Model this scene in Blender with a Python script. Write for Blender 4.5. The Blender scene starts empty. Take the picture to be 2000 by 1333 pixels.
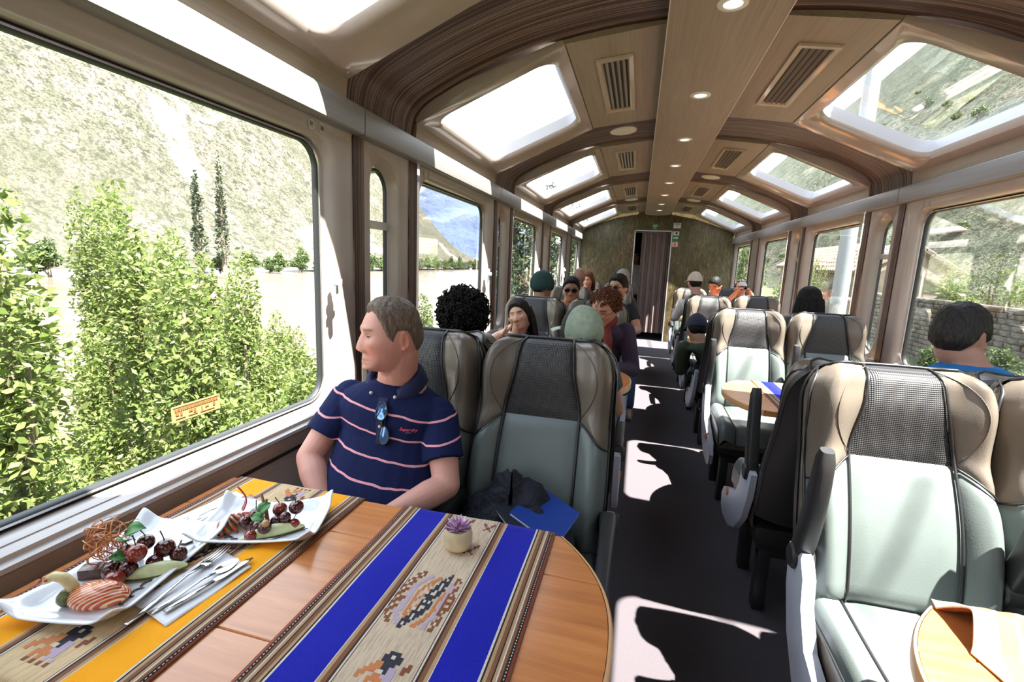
import bpy, bmesh, math, random
import numpy as np
from mathutils import Vector, Matrix, noise
random.seed(7); np.random.seed(7)
S = bpy.context.scene
COL = S.collection
PI = math.pi
XC = 0.256                      # centre line of the carriage
HC = 1.467                      # eye height above the carpet

# ------------------------------------------------------------------ camera
cam = bpy.data.cameras.new('camera'); cam_o = bpy.data.objects.new('camera', cam); COL.objects.link(cam_o)
cam.sensor_width = 36.0; cam.lens = 937.45/2000*36; cam.clip_start = .02; cam.clip_end = 20000
_R = ((0.96642674, 0.08028235, -0.24407805), (0.25372284, -0.14827349, 0.95584502), (0.04054718, -0.98568236, -0.16366493))
M3 = Matrix(((_R[0][0], -_R[0][1], -_R[0][2]), (_R[1][0], -_R[1][1], -_R[1][2]), (_R[2][0], -_R[2][1], -_R[2][2])))
cam_o.matrix_world = Matrix.Translation((0, 0, HC)) @ M3.to_4x4()
S.camera = cam_o
# ------------------------------------------------------------------ light
S.view_settings.view_transform = 'Standard'; S.view_settings.look = 'None'; S.view_settings.gamma = 1.0
S.view_settings.use_curve_mapping = False
S.view_settings.exposure = 1.05
try:
    S.cycles.use_denoising = True
    S.cycles.max_bounces = 12; S.cycles.diffuse_bounces = 6; S.cycles.glossy_bounces = 4
    S.cycles.transparent_max_bounces = 32; S.cycles.sample_clamp_indirect = 8.0; S.cycles.caustics_reflective = False
    S.cycles.caustics_refractive = False
except Exception: pass
W = bpy.data.worlds.new('sky'); S.world = W; W.use_nodes = True
_n = W.node_tree; _n.nodes.clear()
_o = _n.nodes.new('ShaderNodeOutputWorld'); _b = _n.nodes.new('ShaderNodeBackground')
_tc = _n.nodes.new('ShaderNodeTexCoord'); _sx = _n.nodes.new('ShaderNodeSeparateXYZ'); _cr = _n.nodes.new('ShaderNodeValToRGB')
_n.links.new(_tc.outputs['Generated'], _sx.inputs[0]); _n.links.new(_sx.outputs['Z'], _cr.inputs[0])
_cr.color_ramp.elements[0].position = 0.0; _cr.color_ramp.elements[0].color = (1.0, .99, .97, 1)
_cr.color_ramp.elements[1].position = 0.9; _cr.color_ramp.elements[1].color = (.66, .80, 1.0, 1)
_n.links.new(_cr.outputs[0], _b.inputs['Color']); _b.inputs['Strength'].default_value = 2.5
_n.links.new(_b.outputs[0], _o.inputs[0])
sl = bpy.data.lights.new('sun', 'SUN'); sun = bpy.data.objects.new('sun', sl); COL.objects.link(sun)
sl.energy = 24.0; sl.angle = math.radians(.55); sl.color = (1.0, .955, .88)
sun.location = (8, -4, 20)
sun.rotation_euler = Vector((.99, -.47, 2.457)).to_track_quat('Z', 'Y').to_euler()

# ------------------------------------------------------------------ helpers
class Nd:
    def __init__(s, name):
        s.m = bpy.data.materials.new(name); s.m.use_nodes = True; s.t = s.m.node_tree
        s.b = s.t.nodes['Principled BSDF']; s.out = s.t.nodes['Material Output']
    def n(s, typ, ins=None, **kw):
        x = s.t.nodes.new('ShaderNode' + typ)
        for k, v in kw.items(): setattr(x, k, v)
        for k, v in (ins or {}).items(): s.set(x, k, v)
        return x
    def set(s, x, k, v):
        i = x.inputs[k]
        if isinstance(v, bpy.types.NodeSocket): s.t.links.new(v, i)
        elif isinstance(v, bpy.types.Node): s.t.links.new(v.outputs[0], i)
        else: i.default_value = v
    def coord(s, scale=(1, 1, 1), rot=(0, 0, 0), loc=(0, 0, 0), which='Object'):
        c = s.n('TexCoord'); mp = s.n('Mapping')
        s.t.links.new(c.outputs[which], mp.inputs['Vector'])
        mp.inputs['Scale'].default_value = scale; mp.inputs['Rotation'].default_value = rot; mp.inputs['Location'].default_value = loc
        return mp.outputs[0]
    def noise(s, vec, scale, detail=4, rough=.55, dist=0.0):
        x = s.n('TexNoise', {'Vector': vec, 'Scale': scale, 'Detail': detail, 'Roughness': rough, 'Distortion': dist}); return x.outputs[0]
    def ramp(s, fac, stops, interp='LINEAR'):
        r = s.n('ValToRGB', {'Fac': fac}); cr = r.color_ramp; cr.interpolation = interp
        while len(cr.elements) < len(stops): cr.elements.new(.5)
        for e, (p, c) in zip(cr.elements, stops):
            e.position = p; e.color = (c[0], c[1], c[2], 1) if not isinstance(c, (int, float)) else (c, c, c, 1)
        return r.outputs[0]
    def mix(s, fac, a, b, mode='MIX'):
        x = s.n('MixRGB', {'Fac': fac, 'Color1': a if not isinstance(a, tuple) else (*a[:3], 1), 'Color2': b if not isinstance(b, tuple) else (*b[:3], 1)}, blend_type=mode); return x.outputs[0]
    def math(s, op, a, b=0.0, clamp=False):
        x = s.n('Math', {0: a, 1: b}, operation=op); x.use_clamp = clamp; return x.outputs[0]
    def bump(s, h, strength=.2, dist=.002):
        x = s.n('Bump', {'Height': h, 'Strength': strength, 'Distance': dist}); s.set(s.b, 'Normal', x.outputs[0])

MATS = {}
def P(name, col, rough=.5, metal=0.0, spec=.5, var=0.0, vscale=30, bump=0.0, bscale=200, bdist=.001, coat=0.0, sheen=0.0, emit=None, trans=0.0, sss=0.0, vsc=(1, 1, 1)):
    """plain procedural material: base colour with noise variation and fine relief"""
    if name in MATS: return MATS[name]
    k = Nd(name); b = k.b
    b.inputs['Roughness'].default_value = rough; b.inputs['Metallic'].default_value = metal
    b.inputs['Specular IOR Level'].default_value = spec
    b.inputs['Coat Weight'].default_value = coat
    b.inputs['Sheen Weight'].default_value = sheen
    if trans: b.inputs['Transmission Weight'].default_value = trans
    if sss:
        b.inputs['Subsurface Weight'].default_value = sss; b.inputs['Subsurface Radius'].default_value = (.012, .005, .003); b.inputs['Subsurface Scale'].default_value = .6
    b.inputs['Base Color'].default_value = (*col, 1)
    if var or bump: v = k.coord(vsc)
    if var:
        f = k.noise(v, vscale, 5)
        lo = tuple(max(0, c*(1-var)) for c in col); hi = tuple(min(1, c*(1+var)) for c in col)
        k.set(b, 'Base Color', k.ramp(f, [(.3, lo), (.7, hi)]))
    if bump: k.bump(k.noise(v, bscale, 3), bump, bdist)
    if emit:
        b.inputs['Emission Color'].default_value = (*emit[0], 1); b.inputs['Emission Strength'].default_value = emit[1]
    MATS[name] = k.m; return k.m

def smooth01(a, b, x):
    t = min(1, max(0, (x-a)/(b-a))) if a != b else (1 if x > a else 0)
    return t*t*(3-2*t)

def vcopy(o, loc=None):
    return o.location if loc is None else loc

class MB:
    """collects geometry for ONE mesh object"""
    def __init__(s): s.v = []; s.f = []; s.mi = []; s.cur = 0
    def add(s, vs, fs):
        o = len(s.v); s.v.extend([tuple(v) for v in vs]); s.f.extend([tuple(i+o for i in f) for f in fs]); s.mi.extend([s.cur]*len(fs)); return s
    def box(s, x0, x1, y0, y1, z0, z1, bev=0.0, T=None):
        if bev <= 0:
            vs = [(x, y, z) for x in (x0, x1) for y in (y0, y1) for z in (z0, z1)]
            fs = [(0, 1, 3, 2), (4, 6, 7, 5), (0, 4, 5, 1), (2, 3, 7, 6), (0, 2, 6, 4), (1, 5, 7, 3)]
        else:
            bm = bmesh.new(); bmesh.ops.create_cube(bm, size=1)
            for v in bm.verts: v.co = ((x0+x1)/2+v.co.x*(x1-x0), (y0+y1)/2+v.co.y*(y1-y0), (z0+z1)/2+v.co.z*(z1-z0))
            bmesh.ops.bevel(bm, geom=list(bm.edges), offset=min(bev, .49*min(x1-x0, y1-y0, z1-z0)), segments=2, affect='EDGES', profile=.6)
            bm.verts.index_update(); vs = [tuple(v.co) for v in bm.verts]; fs = [tuple(v.index for v in f.verts) for f in bm.faces]; bm.free()
        if T is not None: vs = [tuple(T @ Vector(v)) for v in vs]
        return s.add(vs, fs)
    def tube(s, pts, r, n=8, cap=True, closed=False):
        """round tube along points; r a number or one radius per point"""
        pts = [Vector(p) for p in pts]; m = len(pts); rs = [r]*m if isinstance(r, (int, float)) else list(r)
        vs = []; up = None
        for i, p in enumerate(pts):
            a = pts[(i-1) % m] if (closed or i > 0) else p; b = pts[(i+1) % m] if (closed or i < m-1) else p
            d = (b-a); d = d.normalized() if d.length > 1e-9 else Vector((0, 0, 1))
            if up is None:
                up = Vector((0, 0, 1)) if abs(d.z) < .9 else Vector((1, 0, 0))
            x = up - d*up.dot(d); x = x.normalized() if x.length > 1e-6 else d.orthogonal().normalized()
            up = x; y = d.cross(x)
            for j in range(n):
                t = 2*PI*j/n; vs.append(p + (x*math.cos(t)+y*math.sin(t))*rs[i])
        fs = []
        for i in range(m if closed else m-1):
            i2 = (i+1) % m
            for j in range(n): fs.append((i*n+j, i*n+(j+1) % n, i2*n+(j+1) % n, i2*n+j))
        if cap and not closed: fs.append(tuple(range(n))[::-1]); fs.append(tuple((m-1)*n+j for j in range(n)))
        return s.add(vs, fs)
    def lathe(s, prof, n=16, T=None, cap=True):
        vs = []; fs = []
        for r, z in prof:
            for j in range(n): t = 2*PI*j/n; vs.append((r*math.cos(t), r*math.sin(t), z))
        for i in range(len(prof)-1):
            for j in range(n): fs.append((i*n+j, i*n+(j+1) % n, (i+1)*n+(j+1) % n, (i+1)*n+j))
        if cap:
            if prof[0][0] > 1e-5: fs.append(tuple(range(n))[::-1])
            if prof[-1][0] > 1e-5: fs.append(tuple((len(prof)-1)*n+j for j in range(n)))
        if T is not None: vs = [tuple(T @ Vector(v)) for v in vs]
        return s.add(vs, fs)
    def ball(s, c, r, n=12, m=8, T=None):
        c = Vector(c); rr = (r, r, r) if isinstance(r, (int, float)) else r
        prof = []
        vs = []; fs = []
        for i in range(m+1):
            a = PI*i/m
            for j in range(n):
                t = 2*PI*j/n; p = Vector((math.sin(a)*math.cos(t)*rr[0], math.sin(a)*math.sin(t)*rr[1], math.cos(a)*rr[2]))
                if T is not None: p = T @ p
                vs.append(c+p)
        for i in range(m):
            for j in range(n): fs.append((i*n+j, (i+1)*n+j, (i+1)*n+(j+1) % n, i*n+(j+1) % n))
        return s.add(vs, fs)
    def prism(s, poly, a0, a1, axis='x', T=None):
        """polygon (2D points) extruded along an axis: x -> points are (y,z); y -> (x,z); z -> (x,y)"""
        n = len(poly); vs = []
        for a in (a0, a1):
            for p, q in poly:
                v = (a, p, q) if axis == 'x' else (p, a, q) if axis == 'y' else (p, q, a)
                vs.append(T @ Vector(v) if T is not None else v)
        fs = [tuple(range(n))[::-1], tuple(range(n, 2*n))] + [(i, (i+1) % n, n+(i+1) % n, n+i) for i in range(n)]
        return s.add(vs, fs)
    def grid(s, fn, nu, nv, closed_u=False):
        vs = [fn(i/nu, j/nv) for j in range(nv+1) for i in range(nu + (0 if closed_u else 1))]
        w = nu if closed_u else nu+1
        fs = [(j*w+i, j*w+(i+1) % w if closed_u else j*w+i+1, (j+1)*w+((i+1) % w if closed_u else i+1), (j+1)*w+i) for j in range(nv) for i in range(nu)]
        return s.add(vs, fs)
    def rings(s, rings, cap0=False, cap1=False):
        n = len(rings[0]); vs = [p for r in rings for p in r]; fs = []
        for i in range(len(rings)-1):
            for j in range(n): fs.append((i*n+j, i*n+(j+1) % n, (i+1)*n+(j+1) % n, (i+1)*n+j))
        if cap0: fs.append(tuple(range(n))[::-1])
        if cap1: fs.append(tuple((len(rings)-1)*n+j for j in range(n)))
        return s.add(vs, fs)
    def build(s, name, mat, parent=None, smooth=None, recalc=True, loc=None, sub=0, auto=None):
        me = bpy.data.meshes.new(name); me.from_pydata(s.v, [], s.f)
        mats = mat if isinstance(mat, (list, tuple)) else [mat]
        for m in mats: me.materials.append(m)
        if len(mats) > 1:
            for p, i in zip(me.polygons, s.mi): p.material_index = i
        bm = bmesh.new(); bm.from_mesh(me); bmesh.ops.remove_doubles(bm, verts=bm.verts, dist=1e-6)
        if recalc: bmesh.ops.recalc_face_normals(bm, faces=bm.faces)
        bm.to_mesh(me); bm.free()
        if smooth is not None:
            me.polygons.foreach_set('use_smooth', [True]*len(me.polygons))
            if smooth < 170:
                try: me.set_sharp_from_angle(angle=math.radians(smooth))
                except Exception: pass
        o = bpy.data.objects.new(name, me); COL.objects.link(o)
        if parent is not None: o.parent = parent
        if loc is not None: o.location = loc
        if sub:
            md = o.modifiers.new('sub', 'SUBSURF'); md.levels = sub; md.render_levels = sub
        return o

def tag(o, label=None, cat=None, group=None, kind=None):
    if label: o['label'] = label
    if cat: o['category'] = cat
    if group: o['group'] = group
    if kind: o['kind'] = kind
    return o
def empty(name, loc=(0, 0, 0), rz=0.0, label=None, cat=None, group=None):
    o = bpy.data.objects.new(name, None); o.empty_display_size = .1; COL.objects.link(o)
    o.location = loc; o.rotation_euler = (0, 0, rz); tag(o, label, cat, group); return o
def structure(o): o['kind'] = 'structure'; return o
KIDS = {}
def kids(o): return [c for c in bpy.data.objects if c.parent is o]
def copy_tree(o, parent=None, _idx=None):
    if _idx is None:
        _idx = {}
        for q in bpy.data.objects:
            if q.parent is not None: _idx.setdefault(q.parent.name, []).append(q)
    c = o.copy(); COL.objects.link(c)
    if parent is not None: c.parent = parent
    for ch in _idx.get(o.name, []): copy_tree(ch, c, _idx)
    return c

def rrect(x0, x1, y0, y1, r, n=6):
    r = min(r, .499*(x1-x0), .499*(y1-y0)); pts = []
    for cx, cy, a in ((x1-r, y1-r, 0), (x0+r, y1-r, 90), (x0+r, y0+r, 180), (x1-r, y0+r, 270)):
        for i in range(n+1): t = math.radians(a+90*i/n); pts.append((cx+r*math.cos(t), cy+r*math.sin(t)))
    return pts
def frame_rings(mb, spec, mp, n=6, close=False):
    """loft rounded rectangles (x0,x1,y0,y1,r,depth) through mapping mp(a,b,depth)"""
    R = [[mp(a, b, sp[5]) for a, b in rrect(*sp[:5], n=n)] for sp in spec]
    mb.rings(R + ([R[0]] if close else [])); return mb
# ------------------------------------------------------------------ materials of the carriage
def wood(name, base, dark, axis, fine=60, rough=.45, contrast=(.35, .65), bump=.06, coat=0.0, along=2.0):
    """laminate with grain running along axis (0 x, 1 y, 2 z)"""
    k = Nd(name); sc = [fine, fine, fine]; sc[axis] = along
    v = k.coord(tuple(sc)); f = k.noise(v, 1.0, 6, .6, .4)
    sc2 = [fine*.12]*3; sc2[axis] = along*.5
    g = k.noise(k.coord(tuple(sc2)), 1.0, 3, .5)
    h = k.math('ADD', k.math('MULTIPLY', f, .7), k.math('MULTIPLY', g, .3))
    k.set(k.b, 'Base Color', k.ramp(h, [(contrast[0], dark), (contrast[1], base)]))
    k.b.inputs['Roughness'].default_value = rough; k.b.inputs['Coat Weight'].default_value = coat; k.b.inputs['Coat Roughness'].default_value = .15
    k.bump(f, bump, .001); MATS[name] = k.m; return k.m
def zebra(name, axis, bands):
    """dark zebra-wood: fine pale lines between dark bands, constant along the grain"""
    k = Nd(name); sc = [.05, .05, .05]; sc[axis] = bands
    v = k.coord(tuple(sc)); f = k.noise(v, 1.0, 8, .75, .15)
    sc2 = [.6]*3; sc2[axis] = bands*3; f2 = k.noise(k.coord(tuple(sc2)), 1.0, 4, .7)
    c = k.ramp(f, [(.28, (.016, .007, .006)), (.42, (.045, .020, .016)), (.46, (.022, .009, .008)), (.495, (.060, .030, .024)), (.515, (.44, .31, .25)), (.535, (.040, .018, .014)), (.60, (.075, .042, .034)), (.625, (.36, .25, .20)), (.645, (.030, .013, .011)), (.75, (.09, .055, .045))])
    c2 = k.mix(k.math('MULTIPLY', f2, .15), c, (.09, .05, .04))
    k.set(k.b, 'Base Color', c2); k.b.inputs['Roughness'].default_value = .42; k.b.inputs['Specular IOR Level'].default_value = .3; k.b.inputs['Coat Weight'].default_value = .06; k.b.inputs['Coat Roughness'].default_value = .2
    k.bump(f, .12, .002); MATS[name] = k.m; return k.m
m_plastic = P('moulded_plastic', (.41, .35, .315), .28, var=.04, vscale=6, coat=.25)
m_plast2 = P('skylight_plastic', (.40, .33, .285), .22, var=.05, vscale=5, coat=.35)
m_reveal = P('white_reveal', (.46, .46, .49), .4)
m_lam = wood('beige_laminate', (.37, .295, .23), (.245, .19, .142), 1, 90, .42, (.3, .7))
m_lam_low = wood('wall_laminate', (.68, .56, .48), (.52, .42, .35), 1, 70, .4, (.3, .7))
m_corn = wood('grey_laminate', (.27, .25, .235), (.19, .178, .168), 1, 120, .4, (.3, .7))
m_zebra_y = zebra('zebra_wood', 1, 26)
m_gasket = P('black_rubber', (.012, .013, .014), .45)
m_dark = P('dark_gap', (.02, .016, .014), .8)
m_alu = P('brushed_aluminium', (.62, .60, .58), .3, metal=.9, var=.06, vscale=40)
m_screw = P('screw_cap', (.62, .52, .42), .35, metal=.5)
def glass_mat(name, tint, refl):
    k = Nd(name); t = k.t; t.nodes.remove(k.b)
    tr = k.n('BsdfTransparent', {'Color': (*tint, 1)}); gl = k.n('BsdfGlossy', {'Roughness': .02, 'Color': (1, 1, 1, 1)})
    lw = k.n('LayerWeight', {'Blend': .28}); f = k.math('MULTIPLY', lw.outputs['Fresnel'], refl, True)
    mx = k.n('MixShader', {0: f}); t.links.new(tr.outputs[0], mx.inputs[1]); t.links.new(gl.outputs[0], mx.inputs[2])
    t.links.new(mx.outputs[0], k.out.inputs['Surface']); MATS[name] = k.m; return k.m
m_glass = glass_mat('window_glass', (.95, .975, .96), .45)
m_skyglass = glass_mat('skylight_glass', (.93, .96, .97), .28)
def carpet_mat():
    k = Nd('dark_carpet'); v = k.coord(); f = k.noise(v, 260, 4, .7); g = k.noise(v, 3, 3)
    c = k.mix(f, (.021, .015, .019), (.092, .075, .086)); k.set(k.b, 'Base Color', k.mix(k.math('MULTIPLY', g, .4), c, (.034, .026, .031)))
    k.b.inputs['Roughness'].default_value = .95; k.b.inputs['Sheen Weight'].default_value = .2; k.bump(f, .6, .004); return k.m
m_carpet = carpet_mat()
def bark_mat():
    k = Nd('moss_bark_print'); v = k.coord((13, 1, 3.0), (0, .16, 0)); f = k.noise(v, 1.7, 9, .78, 1.6)
    v2 = k.coord((11, 1, 2.6), (0, -.3, 0)); g = k.noise(v2, 1.7, 9, .78, 1.5); big = k.noise(k.coord((1.4, 1, .9)), 1.2, 4, .6, .5)
    c1 = k.ramp(f, [(.34, (.016, .008, .004)), (.46, (.055, .028, .010)), (.54, (.105, .075, .018)), (.63, (.24, .17, .085)), (.72, (.085, .055, .025))])
    c2 = k.ramp(g, [(.36, (.012, .009, .004)), (.5, (.052, .041, .011)), (.6, (.105, .082, .028)), (.7, (.27, .20, .12))])
    c = k.mix(k.ramp(big, [(.38, 0), (.62, 1)]), c1, c2)
    k.set(k.b, 'Base Color', c); k.b.inputs['Roughness'].default_value = .5; return k.m
m_bark = bark_mat()

Y0, Y1 = -2.25, 9.97
def X(u, s): return XC + s*u
PROF = [(1.448, 2.06), (1.443, 2.12), (1.424, 2.178), (1.375, 2.232), (1.30, 2.276), (1.15, 2.348), (.95, 2.424), (.75, 2.48), (.5, 2.525), (.25, 2.547), (0, 2.553)]
ARC = [(-u, z) for u, z in PROF] + [(u, z) for u, z in PROF[-2::-1]]

# ------------------------------------------------------------------ floor
fl = MB().box(XC-1.6, XC+1.6, Y0, Y1+1.2, -.06, 0); structure(fl.build('floor', m_carpet))

# ------------------------------------------------------------------ walls with window openings
ZG0, ZG1 = .888, 1.873           # glass of the big windows
win_n = [0]
def next_window():
    win_n[0] += 1; return 'window_%d' % win_n[0]
BIG = []                          # (side, bay) -> window object
SMALL_AT = (0, 1, 2)
m_zebra_strip = zebra('zebra_strip', 1, 70)
walls = {}
for s, sname in ((-1, 'left'), (1, 'right')):
    w = MB()
    # lower wall: laminate board up to the sill, dark heater board under it
    xl = X(1.406, s)
    w.add([(xl, Y0, .30), (xl, Y1, .30), (xl, Y1, .86), (xl, Y0, .86)], [(0, 1, 2, 3)])
    w.add([(X(1.60, s), Y0, .0), (X(1.60, s), Y1, .0), (X(1.60, s), Y1, 2.2), (X(1.60, s), Y0, 2.2)], [])
    wall = structure(w.build('wall_%s' % sname, m_lam_low)); walls[s] = wall
    b = MB().box(min(X(1.385, s), X(1.5, s)), max(X(1.385, s), X(1.5, s)), Y0, Y1, 0, .30, .01).build('heater_board', P('grey_heater_cover', (.16, .15, .15), .5), wall)
    b = MB(); x0 = X(1.38, s); x1 = X(1.45, s)
    b.prism([(X(1.404, s), .825), (X(1.392, s), .828), (X(1.384, s), .836), (X(1.386, s), .846), (X(1.432, s), .856), (X(1.447, s), .860), (X(1.47, s), .862), (X(1.47, s), .825)], Y0, Y1, 'y')
    b.build('window_sill', m_plastic, wall, smooth=35)
    b = MB().box(min(X(1.400, s), X(1.407, s)), max(X(1.400, s), X(1.407, s)), Y0, Y1, .765, .775).build('wall_joint', m_dark, wall)
    for k in range(-1, 5):
        a0, a1 = .45+2.04*k, 1.85+2.04*k
        a1e = min(a1, Y1); a0e = max(a0-.0, Y0)
        mp = lambda y, z, d, s=s: (X(1.446+d, s), y, z)
        g0, g1 = .50+2.04*k, 1.67+2.04*k
        if g1 > Y1: g1 = Y1-.10
        p = MB()
        frame_rings(p, [(a0e, a1e, .857, 1.976, .002, .0), (g0-.05, min(g1+.085, a1e-.012), ZG0-.026, ZG1+.05, .13, .0), (g0-.03, min(g1+.06, a1e-.02), ZG0-.023, ZG1+.03, .115, .010),
                        (g0-.020, g1+.032, ZG0-.020, ZG1+.020, .105, .030), (g0-.018, g1+.022, ZG0-.018, ZG1+.018, .10, .060), (g0-.06, g1+.06, ZG0-.06, ZG1+.06, .12, .075)], mp, 8)
        pan = p.build('window_panel', m_plastic, wall, smooth=40)
        sc = MB()
        for (yy, zz) in ((a1e-.03, 1.93), (a0e+.03, 1.93), (a1e-.03, .93)):
            sc.ball((X(1.447, s), yy, zz), (.002, .006, .006), 8, 4)
        sc.build('screw_cap', m_screw, pan, smooth=180)
        wn = next_window()
        f = MB(); frame_rings(f, [(g0-.019, g1+.023, ZG0-.019, ZG1+.019, .10, .045), (g0-.012, g1+.014, ZG0-.012, ZG1+.012, .095, .038), (g0-.004, g1+.004, ZG0-.004, ZG1+.004, .09, .042),
                                  (g0, g1, ZG0, ZG1, .085, .050), (g0, g1, ZG0, ZG1, .085, .062)], mp, 8)
        wo = structure(f.build(wn, m_gasket, smooth=40)); BIG.append((s, k, wo))
        f = MB(); frame_rings(f, [(g0-.014, g1+.016, ZG0-.014, ZG1+.014, .097, .043), (g0-.010, g1+.012, ZG0-.010, ZG1+.010, .094, .036), (g0-.006, g1+.008, ZG0-.006, ZG1+.006, .092, .040)], mp, 8)
        f.build('metal_bead', m_alu, wo, smooth=40)
        q = MB(); pts = [mp(a, c, .056) for a, c in rrect(g0-.003, g1+.003, ZG0-.003, ZG1+.003, .09, 8)]
        q.add(pts, [tuple(range(len(pts)))]); q.build('pane', m_glass, wo)
        if s == -1 and k >= -1 and k < 4:
            l = MB().box(X(1.40, s)-.035, X(1.40, s)-.018, g1+.014, g1+.03, 1.24, 1.40, .004)
            l.box(X(1.40, s)-.032, X(1.40, s)-.002, g1+.006, g1+.034, 1.345, 1.372, .006)
            l.box(X(1.40, s)-.012, X(1.40, s)-.002, g1-.004, g1+.012, 1.345, 1.372, .004); l.build('window_latch', P('latch_white', (.72, .70, .68), .35), wo, smooth=40)
    # narrow panels with a small round-ended window, between dark strips
    for k in range(-1, 4):
        e = 2.04*k+2.04*0
        b0, b1 = 1.93+e, 2.36+e
        p = MB(); mp = lambda y, z, d, s=s: (X(1.446+d, s), y, z)
        has = (k <= 2)
        if has:
            g0, g1 = 2.035+e, 2.215+e; z0, z1 = .90, 1.862
            frame_rings(p, [(b0, b1, .857, 1.976, .002, 0), (1.985+e, 2.285+e, .857+.012, 1.925, .148, 0), (2.00+e, 2.265+e, .888, 1.905, .13, .014), (2.02+e, 2.235+e, .892, 1.882, .106, .05), (g0-.01, g1+.01, z0-.005, z1+.01, .099, .066), (g0-.06, g1+.06, z0-.06, z1+.06, .12, .08)], mp, 10)
        else:
            p.add([mp(b0, .857, 0), mp(b1, .857, 0), mp(b1, 1.976, 0), mp(b0, 1.976, 0)], [(0, 1, 2, 3)])
        pan = p.build('narrow_panel', m_plastic, wall, smooth=40)
        if has:
            wn = next_window(); f = MB()
            frame_rings(f, [(g0-.012, g1+.012, z0-.006, z1+.012, .1, .052), (g0, g1, z0, z1, .089, .05), (g0+.004, g1-.004, z0+.004, z1-.004, .085, .064)], mp, 10)
            wo = structure(f.build(wn, m_gasket, smooth=40))
            bb = MB().box(min(X(1.49, s), X(1.512, s)), max(X(1.49, s), X(1.512, s)), g0-.01, g1+.01, 1.592, 1.632, .004).build('cross_bar', m_alu, wo, smooth=40)
            q = MB(); pts = [mp(a, c, .062) for a, c in rrect(g0-.004, g1+.004, z0-.004, z1+.004, .09, 10)]
            q.add(pts, [tuple(range(len(pts)))]); q.build('pane', m_glass, wo)
        sc = MB()
        for yy in (b0+.05, b1-.03): sc.ball((X(1.447, s), yy, 1.94), (.002, .006, .006), 8, 4)
        sc.build('screw_cap', m_screw, pan, smooth=180)
    for k in range(-2, 4):
        for a, b_ in ((1.85, 1.93), (2.36, 2.45)):
            y0, y1 = a+2.04*k, b_+2.04*k
            if y1 < Y0: continue
            t = MB().box(min(X(1.440, s), X(1.47, s)), max(X(1.440, s), X(1.47, s)), y0, y1, .845, 1.976)
            t.build('wood_strip', m_zebra_strip, wall)
    # cornice band, one length per bay
    for i, k in enumerate(range(-2, 5)):
        y0, y1 = max(Y0, 1.88+2.04*(k-1)), min(Y1, 1.876+2.04*k)
        if y1 <= y0: continue
        c = MB().prism([(X(1.46, s), 1.955), (X(1.405, s), 1.958), (X(1.400, s), 1.963), (X(1.398, s), 2.056), (X(1.402, s), 2.064), (X(1.445, s), 2.075), (X(1.50, s), 2.075), (X(1.50, s), 1.955)], y0, y1-.004, 'y')
        c.build('cornice_board', m_corn, wall, smooth=30)

# ------------------------------------------------------------------ ceiling: dark ribs, skylight panels, vent panels, centre duct
ceil = structure(MB().box(XC-.30, XC+.30, Y0, Y1+.04, 2.585, 2.63).build('ceiling', m_dark))
for k in range(-2, 4):
    y0, y1 = 1.79+2.04*k, 2.455+2.04*k
    if y1 < Y0: continue
    # rounder shoulders: subdivide the arc with a smooth interpolation
    pts = []
    for i in range(len(ARC)-1):
        for t in (0, .33, .66):
            p0 = ARC[max(i-1, 0)]; p1 = ARC[i]; p2 = ARC[i+1]; p3 = ARC[min(i+2, len(ARC)-1)]
            pts.append(tuple(.5*((2*p1[j]) + (-p0[j]+p2[j])*t + (2*p0[j]-5*p1[j]+4*p2[j]-p3[j])*t*t + (-p0[j]+3*p1[j]-3*p2[j]+p3[j])*t**3) for j in (0, 1)))
    pts.append(ARC[-1])
    r = MB(); nr = 1
    for yy in (max(y0, Y0), y1): pass
    vs = [(XC+u, yy, z) for yy in (max(y0, Y0), y1) for u, z in pts]; n = len(pts)
    r.add(vs, [(i, i+1, n+i+1, n+i) for i in range(n-1)])
    vs = [(XC+u*1.02, yy, z+.05) for yy in (max(y0, Y0), y1) for u, z in pts]
    r.add(vs, [(i, i+1, n+i+1, n+i) for i in range(n-1)])
    r.build('ceiling_rib', m_zebra_y, ceil, smooth=60)
A_ = (1.428, 2.150); D_ = (.676, 2.474); L_ = math.hypot(A_[0]-D_[0], A_[1]-D_[1])
du, dz = (D_[0]-A_[0])/L_, (D_[1]-A_[1])/L_; nu_, nz_ = dz, -du      # outward (up and out)
m_ventdark = P('vent_dark', (.015, .012, .010), .7); m_ventframe = P('vent_frame', (.50, .40, .32), .25, coat=.3); m_ventslat = P('vent_slat', (.20, .13, .10), .4)
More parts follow.
